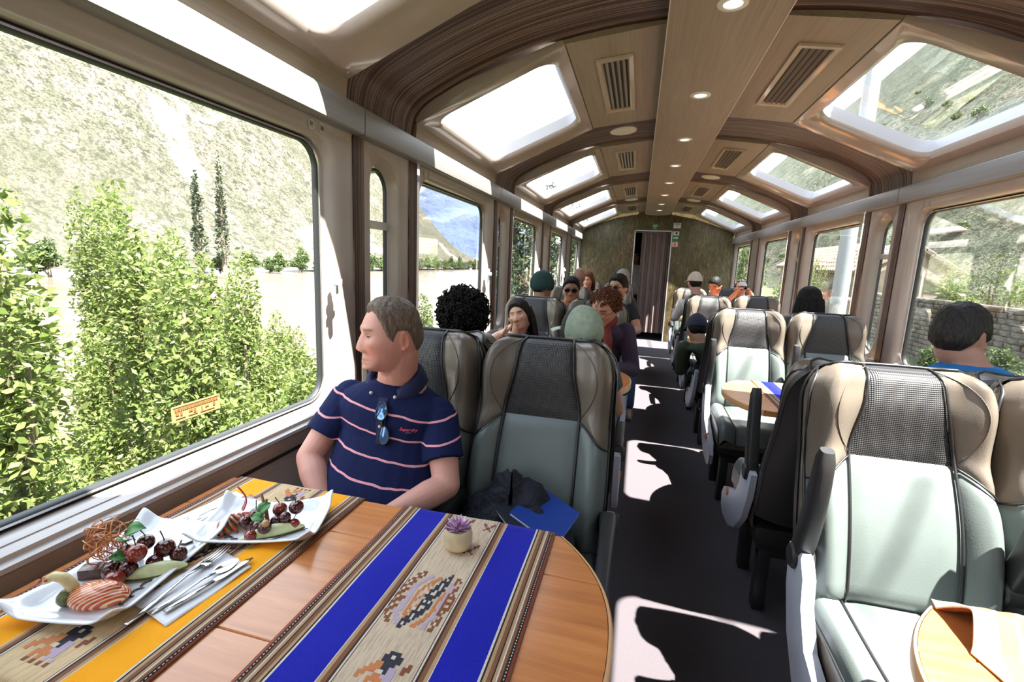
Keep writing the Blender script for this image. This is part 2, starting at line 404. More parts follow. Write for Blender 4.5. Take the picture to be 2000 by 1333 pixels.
for s in (-1, 1):
    for k in range(-2, 5):
        y0, y1 = max(Y0, 2.405+2.04*(k-1)), min(Y1, 3.835+2.04*(k-1))
        if y1 < Y0+.3: continue
        mp = lambda a, y, d, s=s: (X(A_[0]+du*a+nu_*d, s), y, A_[1]+dz*a+nz_*d)
        h0, h1 = y0+.105, y1-.225
        if k == -1 and y0 == Y0: pass
        sp = MB()
        mp0 = mp
        mp = lambda a, y, d, mp0=mp0: mp0(a, y, d*(1-.75*smooth01(.5, .8, a)) if d == .10 else d)
        frame_rings(sp, [(0, L_, y0, y1, .004, .10), (0, L_, y0, y1, .004, 0), (.003, L_-.003, y0+.003, y1-.003, .004, -.004), (.060, .760, h0-.03, h1+.03, .12, -.004), (.078, .742, h0-.006, h1+.006, .10, .012), (.085, .735, h0, h1, .095, .030)], mp, 8)
        so = sp.build('skylight_panel', m_plast2, ceil, smooth=40)
        rv = MB(); frame_rings(rv, [(.085, .735, h0, h1, .095, .030), (.095, .772, h0+.010, h1-.015, .088, .095), (.05, .80, h0-.04, h1+.04, .1, .097)], mp, 8)
        rv.build('skylight_reveal', m_reveal, so, smooth=40)
        q = MB(); pts = [mp(a, c, .094) for a, c in rrect(.090, .780, h0+.006, h1-.010, .09, 8)]
        q.add(pts, [tuple(range(len(pts)))]); q.build('skylight_pane', m_skyglass, so)
        sc = MB()
        for aa, yy in ((.03, y1-.04), (.03, y0+.04), (.79, y1-.03), (.79, y0+.03)):
            p_ = mp(aa, yy, -.004); sc.ball(p_, .006, 8, 5)
        sc.build('screw_cap', m_screw, so, smooth=180)
        # laminate strip between the cornice and the skylight panel
        st = MB().prism([(X(1.430, s), 2.066), (X(1.424, s), 2.150), (X(1.50, s), 2.150), (X(1.50, s), 2.066)], y0+.004, y1-.004, 'y').build('laminate_strip', m_lam, ceil)
        MB().box(min(X(1.4255, s), X(1.434, s)), max(X(1.4255, s), X(1.434, s)), y0+.004, y1-.004, 2.066, 2.074).build('shadow_gap', m_dark, st)
        # vent panel
        V0, V1 = (.672, 2.477), (.225, 2.532)
        vp = MB().prism([(X(V0[0], s), V0[1]), (X(V1[0], s), V1[1]), (X(V1[0]-.02, s), V1[1]), (X(V1[0]-.02, s), V1[1]+.06), (X(V0[0]+.012, s), V0[1]+.030), (X(V0[0]+.012, s), V0[1]+.008)], y0+.003, y1-.003, 'y').build('vent_panel', m_lam, ceil)
        if y1-y0 < 1.2: continue
        slope = math.atan2(V1[1]-V0[1], V0[0]-V1[0])
        vmid = .462; zc = V0[1]+(V0[0]-vmid)*math.tan(slope)
        T = Matrix.Translation((X(vmid, s), (y0+y1)/2-.045, zc-.001)) @ Matrix.Rotation(s*slope, 4, 'Y')
        cat = empty('ceiling_vent', T.translation, 0, ('left' if s < 0 else 'right') + ' ceiling vent with dark slats, ' + ('nearest behind the first rib', 'in the bay of the striped-shirt man', 'first in front of the big near rib', 'second bay beyond the near rib', 'third bay beyond the near rib', 'fourth bay beyond the near rib', 'last before the mossy end wall')[k+2], 'vent', 'air vents in the ceiling panels')
        Ti = Matrix.Rotation(s*slope, 4, 'Y')
        def vb(name, mat, x0, x1, yy0, yy1, z0, z1, bev=0):
            return MB().box(x0, x1, yy0, yy1, z0, z1, bev, Ti).build(name, mat, cat, smooth=40)
        f = MB()
        f.rings([[tuple(Ti @ Vector((a, c, d))) for a, c in rrect(x0, x1, yy0, yy1, .004, 2)] for (x0, x1, yy0, yy1, d) in
                 [(-.095, .095, -.43, .43, 0), (-.092, .092, -.427, .427, -.012), (-.070, .070, -.40, .40, -.012), (-.060, .060, -.388, .388, 0), (-.060, .060, -.388, .388, .02)]])
        f.build('vent_frame', m_ventframe, cat, smooth=40)
        vb('vent_backing', m_ventdark, -.062, .062, -.39, .39, .000, .008)
        for j in range(4):
            xx = -.043+.0285*j
            Tj = Ti @ Matrix.Translation((xx, 0, -.004)) @ Matrix.Rotation(.6, 4, 'Y')
            MB().box(-.0095, .0095, -.387, .387, -.0012, .0012, 0, Tj).build('vent_slat', m_ventslat, cat)
# centre duct
d = MB(); ye = 9.62
pl = [(XC-.222, Y0), (XC+.222, Y0)] + [(XC+.222*math.cos(t), ye+.28*math.sin(t)) for t in np.linspace(0, PI, 20)]
d.prism(pl, 2.457, 2.62, 'z'); duct = d.build('ceiling_duct', m_lam, ceil)
e_ = MB()
for sx in (-1, 1): e_.box(XC+sx*.2235-.0025, XC+sx*.2235+.0025, Y0, ye, 2.455, 2.466)
ept = [(XC+.2235*math.cos(t), ye+.282*math.sin(t), 2.459) for t in np.linspace(0, PI, 20)]; e_.tube(ept, .006, 6)
e_.build('edge_trim', P('pale_edge', (.62, .56, .50), .3), duct)
m_lampw = P('lamp_white', (.82, .80, .78), .3); m_lens = P('lamp_lens', (.9, .88, .84), .25, emit=((1.0, .95, .88), .7))
for i in range(-1, 8):
    y = 2.12+1.01*i if i < 7 else 9.05
    c = empty('downlight', (XC+.005, y, 2.457), 0, 'round recessed ceiling downlight, ' + ('behind the top edge', 'nearest, cut by the top edge of the picture', 'second from the near end of the duct', 'third along the duct', 'fourth along the duct', 'fifth along the duct', 'sixth along the duct', 'seventh along the duct', 'last one before the end wall')[i+1], 'light', 'downlights along the ceiling duct')
    MB().lathe([(.034, -.001), (.036, -.006), (.052, -.007), (.056, -.004), (.057, 0.0)], 28).build('lamp_ring', m_lampw, c, smooth=50)
    MB().lathe([(0.0, -.0035), (.02, -.0038), (.036, -.003)], 24, cap=False).build('lamp_lens', m_lens, c, smooth=180)
for (x, y, nm) in ((-.21, 4.12, 'on the left half of the second rib'), (.72, 6.2, 'on the right half of the third rib'), (-.21, 8.2, 'on the left half of the fourth rib'), (.74, 8.24, 'on the right half of the fourth rib')):
    u = abs(x-XC); z = np.interp(u, [p[0] for p in PROF[::-1]], [p[1] for p in PROF[::-1]])
    sp = empty('ceiling_speaker', (x, y, z+.002), 0, 'round flat white ceiling speaker ' + nm, 'speaker')
    Tt = Matrix.Rotation(math.copysign(.09, x-XC), 4, 'Y')
    MB().lathe([(0, -.016), (.085, -.015), (.102, -.009), (.106, 0.0)], 32, Tt, cap=False).build('speaker_grille', P('speaker_white', (.72, .68, .63), .4), sp, smooth=50)

# ------------------------------------------------------------------ end wall with the curtained doorway, back wall
def profz(u): return float(np.interp(abs(u), [p[0] for p in PROF[::-1]], [p[1] for p in PROF[::-1]]))
DX0, DX1, DZ = -.131, .557, 2.163
ew = MB()
def colpoly(xa, xb, zb, yy):
    xs = np.linspace(xa, xb, 14); return [(xa, zb)] + [(xb, zb)] + [(x, profz(x-XC)+.03) for x in xs[::-1]]
for xa, xb, zb in ((XC-1.448, DX0, 0), (DX0, DX1, DZ), (DX1, XC+1.448, 0)):
    ew.prism(colpoly(xa, xb, zb, 0), Y1, Y1+.04, 'y')
structure(ew.build('wall_end', m_bark))
bw = MB().prism([(XC-1.6, 0), (XC+1.6, 0)] + [(XC+u, z+.03) for u, z in ARC[::-1]], Y0-.05, Y0, 'y'); structure(bw.build('wall_back', m_lam_low))
# vestibule behind the doorway
vb_ = MB(); vb_.box(DX0-.25, DX1+.25, Y1+1.15, Y1+1.2, 0, 2.4); vb_.box(DX0-.30, DX0-.25, Y1+.04, Y1+1.2, 0, 2.4); vb_.box(DX1+.25, DX1+.30, Y1+.04, Y1+1.2, 0, 2.4); vb_.box(DX0-.3, DX1+.3, Y1+.04, Y1+1.2, 2.4, 2.45)
structure(vb_.build('wall_vestibule', P('vestibule_dark', (.05, .045, .045), .6)))
df = MB()
for x0, x1, z0, z1 in ((DX0-.012, DX0+.008, 0, DZ+.012), (DX1-.008, DX1+.012, 0, DZ+.012), (DX0-.012, DX1+.012, DZ-.008, DZ+.012)): df.box(x0, x1, Y1-.012, Y1+.045, z0, z1)
structure(df.build('door_1', P('door_frame_steel', (.66, .65, .66), .3, metal=.6)))
cu = MB(); n = 90
def cpt(u, v):
    x = .005+u*.535; ph = u*2*PI*4.5
    y = Y1+.085+.026*math.sin(ph)*(.6+.4*v)+.006*math.sin(3.1*ph+1)
    return (x+.010*math.sin(2*ph), y, 2.135-v*1.98)
cu.grid(cpt, n, 10); cb = cu.build('door_curtain', P('brown_curtain', (.105, .062, .052), .55, var=.15, vscale=8, sheen=.3), smooth=180)
tag(cb, 'pleated dark brown curtain hanging in the far doorway', 'curtain')
rod = MB().tube([(DX0+.009, Y1+.085, 2.14), (DX1-.009, Y1+.085, 2.14)], .008, 8).build('curtain_rail', m_alu, cb)
# ------------------------------------------------------------------ the valley outside
def leaf_mat(name, cols, trans=.35, rough=.5):
    k = Nd(name); t = k.t; g = k.n('NewGeometry'); c = k.ramp(g.outputs['Random Per Island'], [(i/(len(cols)-1), q) for i, q in enumerate(cols)])
    k.set(k.b, 'Base Color', c); k.b.inputs['Roughness'].default_value = rough; k.b.inputs['Specular IOR Level'].default_value = .3
    tl = k.n('BsdfTranslucent', {'Color': c}); mx = k.n('MixShader', {0: trans}); t.links.new(k.b.outputs[0], mx.inputs[1]); t.links.new(tl.outputs[0], mx.inputs[2])
    t.links.new(mx.outputs[0], k.out.inputs['Surface']); MATS[name] = k.m; return k.m
m_leaf1 = leaf_mat('bright_leaves', [(.085, .125, .026), (.135, .185, .045), (.21, .245, .085), (.11, .155, .036), (.27, .285, .12)], .5)
m_leaf2 = leaf_mat('mid_leaves', [(.035, .062, .018), (.065, .10, .03), (.10, .135, .045), (.05, .08, .026)], .3)
m_leaf3 = leaf_mat('dark_leaves', [(.012, .028, .016), (.025, .045, .022), (.05, .075, .03), (.10, .12, .07)], .2)
m_leaf4 = leaf_mat('grey_green_leaves', [(.03, .045, .026), (.055, .075, .04), (.085, .10, .06), (.04, .06, .035)], .2)
m_stem = P('twig_bark', (.17, .14, .10), .8, var=.3)
def foliage(nleaf, size, lobes, seed, flat=0.0, asp=.5):
    """leaf quads scattered on and in ellipsoid lobes (cx,cy,cz,rx,ry,rz)"""
    rs = np.random.RandomState(seed); L = np.array(lobes, float)
    wts = L[:, 3]*L[:, 4]+L[:, 4]*L[:, 5]; wts /= wts.sum(); idx = rs.choice(len(L), nleaf, p=wts)
    d = rs.normal(size=(nleaf, 3)); d /= np.linalg.norm(d, axis=1)[:, None]
    rad = rs.uniform(.45, 1.08, nleaf)**.6
    c = L[idx, :3] + d*L[idx, 3:]*rad[:, None]
    a = rs.normal(size=(nleaf, 3)); a[:, 2] *= .7; a += d*.6; a /= np.linalg.norm(a, axis=1)[:, None]
    b = np.cross(a, rs.normal(size=(nleaf, 3))); b /= np.linalg.norm(b, axis=1)[:, None]
    sz = size*rs.uniform(.6, 1.35, nleaf)[:, None]
    v = np.stack([c-a*sz*.5, c+b*sz*asp*.5, c+a*sz*.5, c-b*sz*asp*.5], 1).reshape(-1, 3)
    return v
def leaf_obj(name, v, mat, parent=None, loc=None):
    n = len(v)//4; me = bpy.data.meshes.new(name); me.vertices.add(len(v)); me.vertices.foreach_set('co', v.ravel())
    me.loops.add(len(v)); me.loops.foreach_set('vertex_index', np.arange(len(v), dtype=np.int32)); me.polygons.add(n)
    me.polygons.foreach_set('loop_start', np.arange(0, 4*n, 4, dtype=np.int32)); me.update(); me.validate(); me.materials.append(mat)
    o = bpy.data.objects.new(name, me); COL.objects.link(o)
    if parent is not None: o.parent = parent
    if loc is not None: o.location = loc
    return o
def make_bush(name, loc, h, r, mat, n, size, seed, label, cat, group=None, lean=0, asp=.5, tall=False):
    e = empty(name, loc, 0, label, cat, group); rs = random.Random(seed); lob = []
    k = 9 if not tall else 8
    for i in range(k):
        a = rs.uniform(0, 6.28); q = rs.uniform(.1, .75)*r; t = (i+.6)/k
        zz = h*(.22+.70*t); rr = r*(.62 if not tall else .55)*(1.15-.72*t)*rs.uniform(.8, 1.25)
        lob.append((q*math.cos(a)*(1.1-.8*t), q*math.sin(a)*(1.1-.8*t), zz, rr, rr, h*.17*rs.uniform(.8, 1.25)))
    leaf_obj('foliage', foliage(n, size, lob, seed, asp=asp), mat, e)
    m = MB()
    for i in range(5):
        l = lob[i*len(lob)//5]; b = (rs.uniform(-.08, .08)*r, rs.uniform(-.08, .08)*r, -.15)
        m.tube([b, (l[0]*.45, l[1]*.45, l[2]*.5), (l[0], l[1], l[2]+h*.08)], [.020*h, .013*h, .004*h], 6)
    m.build('stem', m_stem, e, smooth=60); return e
def hill_noise(x, y, s, oct=5):
    return noise.fractal(Vector((x/s, y/s, 3.7)), 1.0, 2.0, oct)
def terrain(name, xs, ys, fn, mat):
    vs = [(x, y, fn(x, y)) for y in ys for x in xs]; w = len(xs)
    me = bpy.data.meshes.new(name); me.from_pydata(vs, [], [(j*w+i, j*w+i+1, (j+1)*w+i+1, (j+1)*w+i) for j in range(len(ys)-1) for i in range(w-1)])
    me.polygons.foreach_set('use_smooth', [True]*len(me.polygons)); me.materials.append(mat)
    o = bpy.data.objects.new(name, me); COL.objects.link(o); return structure(o)
def hill_mat(name, straw, green, rock, s, rockpos=(.62, .70)):
    k = Nd(name); v = k.coord(); big = k.noise(v, .012*s, 5, .6, .6); mid = k.noise(v, .10*s, 6, .68); fine = k.noise(v, .45*s, 5, .72)
    r = k.noise(k.coord(loc=(31, 7, 4)), .018*s, 6, .65, 1.0)
    c = k.mix(k.ramp(mid, [(.42, 0), (.60, 1)]), straw, green)
    c = k.mix(k.ramp(fine, [(.50, 0), (.60, 1)]), c, tuple(q*.45 for q in green))
    dots = k.noise(v, 1.2*s, 3, .65); c = k.mix(k.ramp(dots, [(.50, 0), (.58, .75)]), c, tuple(q*.40 for q in green))
    c = k.mix(k.ramp(big, [(.42, 0), (.62, .55)]), c, tuple(q*.8 for q in green))
    rr = k.ramp(r, [(rockpos[0], 0), (rockpos[1], 1)]); crack = k.noise(k.coord((1, 1, 2.2)), .30*s, 6, .8)
    c = k.mix(rr, c, k.mix(k.ramp(crack, [(.40, 0), (.55, 1)]), tuple(q*.35 for q in rock), rock))
    k.set(k.b, 'Base Color', c); k.b.inputs['Roughness'].default_value = .95; k.b.inputs['Specular IOR Level'].default_value = .1
    k.bump(k.math('ADD', k.math('MULTIPLY', mid, .6), k.math('MULTIPLY', fine, .4)), .9, 3.0/s); return k.m
m_hillL = hill_mat('dry_hillside_left', (.140, .120, .094), (.068, .069, .049), (.25, .235, .22), 1.0, (.55, .62))
m_hillR = hill_mat('dry_hillside_right', (.115, .112, .085), (.06, .072, .048), (.19, .18, .165), 1.3, (.66, .74))
m_bank = P('grassy_bank', (.075, .10, .032), .95, var=.6, vscale=1.2, bump=.5, bscale=5, bdist=.2)
m_gravel = P('railway_gravel', (.17, .155, .14), .95, var=.5, vscale=9, bump=.8, bscale=20, bdist=.05)

HCX = [(-400, 88), (230, 86), (300, 78), (345, 66), (372, 42), (395, 22), (440, 8), (480, 2), (560, 0), (900, 0)]
def hillL(x, y):
    q = smooth01(-108, -205, x); top = float(np.interp(y, [p[0] for p in HCX], [p[1] for p in HCX]))
    yy = y
    h = -3.2 + top*q*(1+.0*q) + (max(0, -205-x))*.12*min(1, top/60)
    return h + hill_noise(x, y, 45)*6*q*min(1, .1+top/60) + hill_noise(x, y, 11, 4)*1.6*q
terrain('hill', list(np.linspace(-330, -100, 70)), list(np.linspace(-60, 620, 170)), hillL, m_hillL)
def hillR(x, y):
    return -.9 + max(0, x-20)*.95*smooth01(20, 60, x+12) + hill_noise(x, y, 30)*4*smooth01(20, 45, x) + hill_noise(x, y, 7, 4)*1.2*smooth01(20, 40, x)
terrain('hill', list(np.linspace(19, 120, 60))+list(np.linspace(126, 330, 30)), list(np.linspace(-60, 240, 90))+list(np.linspace(250, 900, 50)), hillR, m_hillR)
def bankL(x, y):
    return float(np.interp(x, [-17, -13, -9, -5, -3, -2.0, 0], [-4.7, -3.9, -2.9, -2.0, -1.5, -1.1, -1.0])) + hill_noise(x, y, 3, 4)*.18*smooth01(-1.9, -4, x)
terrain('ground_left', list(np.linspace(-17, 0, 30)), list(np.linspace(-30, 320, 160)), bankL, m_bank)
terrain('ground_right', list(np.linspace(0, 24, 24)), list(np.linspace(-30, 260, 90)), lambda x, y: -1.0+hill_noise(x, y, 4, 3)*.12*smooth01(2.5, 5, x)+smooth01(3, 20, x)*.15, P('dry_grass', (.09, .10, .045), .95, var=.6, vscale=1.5, bump=.5, bscale=6, bdist=.1))
def water():
    k = Nd('river_water'); v = k.coord((.25, 1.0, 1)); f = k.noise(v, .55, 6, .7, .6); g = k.noise(k.coord((.06, .25, 1)), 1.0, 4, .6)
    k.set(k.b, 'Base Color', k.mix(k.ramp(f, [(.5, 0), (.66, 1)]), k.mix(g, (.085, .060, .044), (.118, .088, .068)), (.20, .17, .15)))
    k.b.inputs['Roughness'].default_value = .22; k.bump(f, .35, .12); return k.m
rv = MB().add([(-112, -80, -4.35), (-11, -80, -4.35), (-11, 640, -4.35), (-240, 640, -4.35), (-112, 300, -4.35)], [(0, 1, 2, 3, 4)]); structure(rv.build('river', water()))
# ground far ahead, and the blue mountain that closes the valley
terrain('land', list(np.linspace(-1200, 900, 40)), list(np.linspace(560, 2700, 40)), lambda x, y: -5.5+hill_noise(x, y, 200)*3+max(0, abs(x+250)-330)*.06, P('valley_floor', (.08, .1, .05), .95, var=.4, vscale=.02))
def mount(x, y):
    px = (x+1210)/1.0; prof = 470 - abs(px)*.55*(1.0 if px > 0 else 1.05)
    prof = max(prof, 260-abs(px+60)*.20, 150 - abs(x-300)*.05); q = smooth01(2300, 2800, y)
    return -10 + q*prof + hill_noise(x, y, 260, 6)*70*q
terrain('mountain', list(np.linspace(-2600, 1500, 110)), list(np.linspace(2300, 3400, 40)), mount, P('haze_blue_rock', (.040, .060, .125), .9, var=.35, vscale=.006, bump=.6, bscale=.02, bdist=40))  # blue of the distance haze is painted into the rock's base colour

# bushes close to the left windows
rsb = random.Random(17)
for ri, (x0, rname) in enumerate(((-3.3, 'front'), (-4.55, 'second'), (-5.8, 'third'), (-7.05, 'back'))):
    n = 0
    for j in range(8):
        y = (.45, 1.0, .50, 1.05)[ri]+1.24*j+rsb.uniform(-.06, .06); x = x0+rsb.uniform(-.06, .06); q = y/-x
        el = float(np.interp(q, [0, .45, .60, .79, .91, 1.05, 1.2, 1.29, 1.6, 2.2], [.06, .055, .055, .042, .005, -.065, -.14, -.20, -.26, -.30]))
        zt = HC+el*math.hypot(x, y)+rsb.uniform(-.28, .10); z = bankL(x, y)-.05; h = zt-z
        if h < .55: continue
        n += 1; bush_h = h*1.03
        make_bush('bush', (x, y, z), bush_h, .60, m_leaf1, int(2900*h)+1500, .064, 40+ri*20+j, 'bright yellow-green bush, %s from the left in the %s row outside the first left window' % (('first', 'second', 'third', 'fourth', 'fifth', 'sixth', 'seventh', 'eighth')[n-1], rname), 'bush', 'riverside bushes beside the first left window', asp=.45)
for i, (x, y, h, r, lb) in enumerate([(-4.6, 9.9, 2.5, .5, 'behind the glass of the second left window, left side'), (-5.4, 11.6, 2.45, .55, 'behind the black curly hair in the second left window'), (-5.0, 13.6, 2.2, .55, 'at the right side of the second left window'), (-7.2, 13.6, 2.3, .6, 'at the water in the second left window')]):
    make_bush('bush', (x, y, bankL(x, y)-.05), h, r, m_leaf1, 3000, .075, 80+i, 'yellow-green bush ' + lb, 'bush', 'bushes at the second left window')
# dark trees at the third window and beyond
for i, (x, y, h, r, lb) in enumerate([(-7.0, 27.5, 8.0, 2.0, 'filling the third left window'), (-6.5, 34, 9.0, 2.3, 'behind the one of the third left window'), (-6.4, 46, 9, 2.6, 'at the fourth left window'), (-6.4, 62, 9, 3, 'at the last left window')]):
    make_bush('tree', (x, y, bankL(x, y)-.1), h, r, m_leaf3, 7000, .26, 95+i, 'dark dense tree outside, ' + lb, 'tree', 'dark trees by the track')
# far bank: two tall thin trees, low trees along the foot of the hill
for i, (x, y, h, r, lb) in enumerate([(-100, 92.2, 22.5, 2.3, 'left one of the two on the far river bank'), (-100, 99, 26.5, 2.6, 'taller one of the two on the far river bank')]):
    make_bush('tall_tree', (x, y, -4.0), h, r, m_leaf4, 1500, .75, 110+i, 'tall slim dark tree, ' + lb, 'tree', 'slim trees on the far bank', tall=True)
protos = []
rs = random.Random(5)
for i in range(68):
    y = 40+(i//2)*10.2+(i % 2)*5.1+rs.uniform(-.6, .6); x = (-97, -108)[i % 2]+rs.uniform(-.8, .8) - max(0, y-200)*.02
    if 84 < y < 107: x -= 7
    if i < 3:
        o = make_bush('bank_tree', (x, y, -4.2), (5.2, 6.4, 4.4)[i], (2.7, 2.9, 3.0)[i], m_leaf2, 1500, .62, 130+i, 'low green tree in the row along the far river bank', 'tree', 'row of low trees on the far bank'); protos.append(o)
    else:
        o = copy_tree(protos[i % 3]); o.location = (x, y, -4.2); o.rotation_euler.z = rs.uniform(0, 6); q = rs.uniform(.7, 1.15); o.scale = (q, q, q*rs.uniform(.8, 1.2))
# ------- right side: stone wall, bushes, houses, pole
WX = 8.6
wall_e = empty('stone_wall', (WX, 13, -1.0), 0, 'dry field wall of pale stones beyond the right windows', 'wall', None)
m_st = P('field_stone', (.135, .118, .10), .9, var=.55, vscale=3, bump=.6, bscale=14, bdist=.02)
core = MB().box(-.11, .13, -7.5, 8.6, -.2, 1.86, .02).build('wall_core', P('wall_mortar', (.20, .17, .14), .95, var=.3, vscale=5), wall_e)
rs = random.Random(3); stone_me = []
for i in range(6):
    m = MB().box(-.10, .10, -.5, .5, -.5, .5, .10); m.v = [(v[0]*(1+rs.uniform(-.2, .2)), v[1]*(1+rs.uniform(-.07, .07)), v[2]*(1+rs.uniform(-.10, .10))) for v in m.v]
    o = m.build('stone', m_st, wall_e, smooth=40); stone_me.append(o.data); o.location = (-.12, -7.2+.3*i, 1.9); o.scale = (1, .29, .18)
n = 0
low = MB()
for row in range(13, -1, -1):
    y = -7.4+rs.uniform(0, .3)
    while y < 8.3:
        L = rs.uniform(.26, .50)
        if n >= 288:
            low.box(-.19, -.05+rs.uniform(-.02, .02), y, y+L*.95, .04+row*.136-.06, .04+row*.136+.064, .02); y += L; continue
        o = bpy.data.objects.new('stone', stone_me[n % 6]); COL.objects.link(o); o.parent = wall_e
        o.location = (-.10+rs.uniform(-.025, .025), y+L/2, .04+row*.136); o.scale = (1, L*.95, .128); n += 1; y += L
lo_ = low.build('lower_stones', m_st, wall_e, smooth=40); lo_['kind'] = 'stuff'
bl = [(6.6, 8.3, 1.5, .62, m_leaf2, 'dark leafy bush at the foot of the stone wall, behind the grey-haired man'), (6.5, 10.5, 1.25, .62, m_leaf2, 'leafy bush before the stone wall, left of the grey-haired man'), (7.0, 6.2, 1.3, .62, m_leaf3, 'dark bush at the right edge of the picture, below the wall'), (6.6, 12.6, .95, .6, m_leaf2, 'low bush before the stone wall, beside the window edge'),
      (10.3, 19.6, 3.1, .8, m_leaf1, 'bright bush above the stone wall at the window edge'), (10.5, 17.0, 2.7, .8, m_leaf1, 'bright bush above the stone wall, second from the edge'), (10.6, 14.4, 2.9, .8, m_leaf2, 'green bush above the stone wall, over the grey-haired man'), (10.6, 11.8, 3.2, .8, m_leaf2, 'green bush above the stone wall at the right edge'),
      (6.0, 19.5, 2.9, .8, m_leaf1, 'bright bush left of the pale pole in the second right window'), (6.2, 22.6, 2.8, .85, m_leaf1, 'second bright bush left of the pale pole'), (7.0, 36, 5.0, 1.9, m_leaf2, 'large bush outside the third right window'), (7.0, 44, 5.2, 2.0, m_leaf1, 'large bright bush outside the third right window'), (6.6, 58, 6.5, 2.4, m_leaf2, 'large bush outside the last right window'), (14, 24, 3.6, 1.7, m_leaf2, 'round bush on the slope behind the stone wall')]
for i, (x, y, h, r, mt, lb) in enumerate(bl):
    make_bush('bush', (x, y, -1.0), h, r, mt, 2600, .09 if y < 25 else .2, 200+i, lb, 'bush')
# shrubs scattered on the right slope, seen through window and skylights
rs = random.Random(11); protos = []; spots = []
while len(spots) < 60:
    x = rs.uniform(24, 95); y = rs.uniform(20, 190)
    if all((x-a)**2+(y-b)**2 > 26 for a, b in spots): spots.append((x, y))
for i, (x, y) in enumerate(spots):
    z = hillR(x, y)-.2
    if i < 3: o = make_bush('hill_shrub', (x, y, z), (1.5, 2.1, 1.2)[i], (1.2, 1.5, 1.3)[i], m_leaf2, 500, .35, 300+i, 'small green shrub growing on the dry slope to the right', 'shrub', 'shrubs on the right slope'); protos.append(o)
    else:
        o = copy_tree(protos[i % 3]); o.location = (x, y, z); o.rotation_euler.z = rs.uniform(0, 6)
pole = empty('utility_pole', (4.0, 11.2, -1.0), 0, 'thick pale grey pole close outside the second right window', 'pole')
MB().lathe([(.15, -.1), (.145, 3), (.13, 9.5), (.10, 9.6)], 20).build('pole_shaft', P('pale_grey_paint', (.33, .345, .37), .4, var=.05), pole, smooth=40)
MB().box(-.7, .7, -.05, .05, 8.7, 8.82, .01).build('cross_arm', P('grey_timber', (.25, .22, .2), .8), pole)
for i, dx in enumerate((-.6, .6)):
    pts = [(4.0+dx, y, 7.86-.9*math.sin(PI*((y-11.2) % 45)/45)) for y in np.arange(-33.8, 101.3, 5.0)]
    o = MB().tube(pts, .012, 5).build('overhead_wire', m_gasket); tag(o, 'thin black overhead wire on the ' + ('car' if i == 0 else 'hill') + ' side of the pale pole', 'wire')
def house(loc, sx, sy, hw, hr, lab, wallcol, tilecol):
    e = empty('house', loc, 0, lab, 'house')
    MB().box(0, sx, 0, sy, -.2, hw).add([(0, 0, hw), (sx, 0, hw), (sx, sy, hw), (0, sy, hw)], [(0, 1, 2, 3)]).build('house_wall', P('house_wall_%d' % int(loc[1]), wallcol, .9, var=.3, vscale=2.5, bump=.6, bscale=6, bdist=.05), e)
    MB().prism([(0, hw), (sx, hw), (sx/2, hr)], 0, .05, 'y').prism([(0, hw), (sx, hw), (sx/2, hr)], sy-.05, sy, 'y').build('gable', P('house_wall_%d' % int(loc[1]), wallcol), e)
    mt = P('roof_tile_%d' % int(loc[1]), tilecol, .85, var=.35, vscale=3)
    n = int(sy/.35)
    for side in (-1, 1):
        rows = 6
        for r_ in range(rows):
            t = MB()
            for j in range(n+2):
                y = -.3+j*.35; t0, t1 = r_/rows, (r_+1.15)/rows
                def q(tt, side=side): return (sx/2+side*(sx/2+.35)*tt, hr-(hr-hw+.15)*tt)
                (xa, za), (xb, zb) = q(t0), q(min(t1, 1.04))
                t.tube([(xa, y, za+.06), (xb, y, zb+.10)], .15, 6)
            o = t.build('tile_row', mt, e)
    for (a, b, c, d_) in ((.25, .36, .3, .55), (.6, .72, .3, .55)):
        MB().box(-.04, .02, sy*a, sy*b, hw*c+.3, hw*d_+.5).build('window', P('house_window_dark', (.04, .04, .045), .3), e)
    MB().box(-.05, .03, sy*.45, sy*.53, 0, 2.0).build('door', P('house_door', (.13, .07, .04), .6), e); return e
house((13, 40, -1.0), 5, 11, 3.1, 4.6, 'pale house with a pinkish tiled roof beyond the second right window', (.32, .27, .24), (.24, .145, .11))
house((10.6, 27.0, -1.0), 3.5, 6, 2.7, 3.9, 'nearer adobe house with a brown tiled roof right of the pole', (.24, .195, .16), (.14, .11, .09))

# small black lantern fixed to the outside of the carriage, seen through the first narrow window
ln = empty('outside_lantern', (-1.335, 2.185, 1.905), 0, 'small black bell-shaped lantern outside the first narrow left window', 'lantern')
MB().lathe([(0, .045), (.012, .044), (.018, .030), (.030, .015), (.046, -.020), (.050, -.034), (.044, -.036), (0, -.030)], 20).build('lantern_shade', m_gasket, ln, smooth=40)
MB().tube([(0, 0, .04), (0, 0, .075), (.04, 0, .085), (.075, 0, .085)], .007, 6).build('bracket', m_gasket, ln, smooth=60)
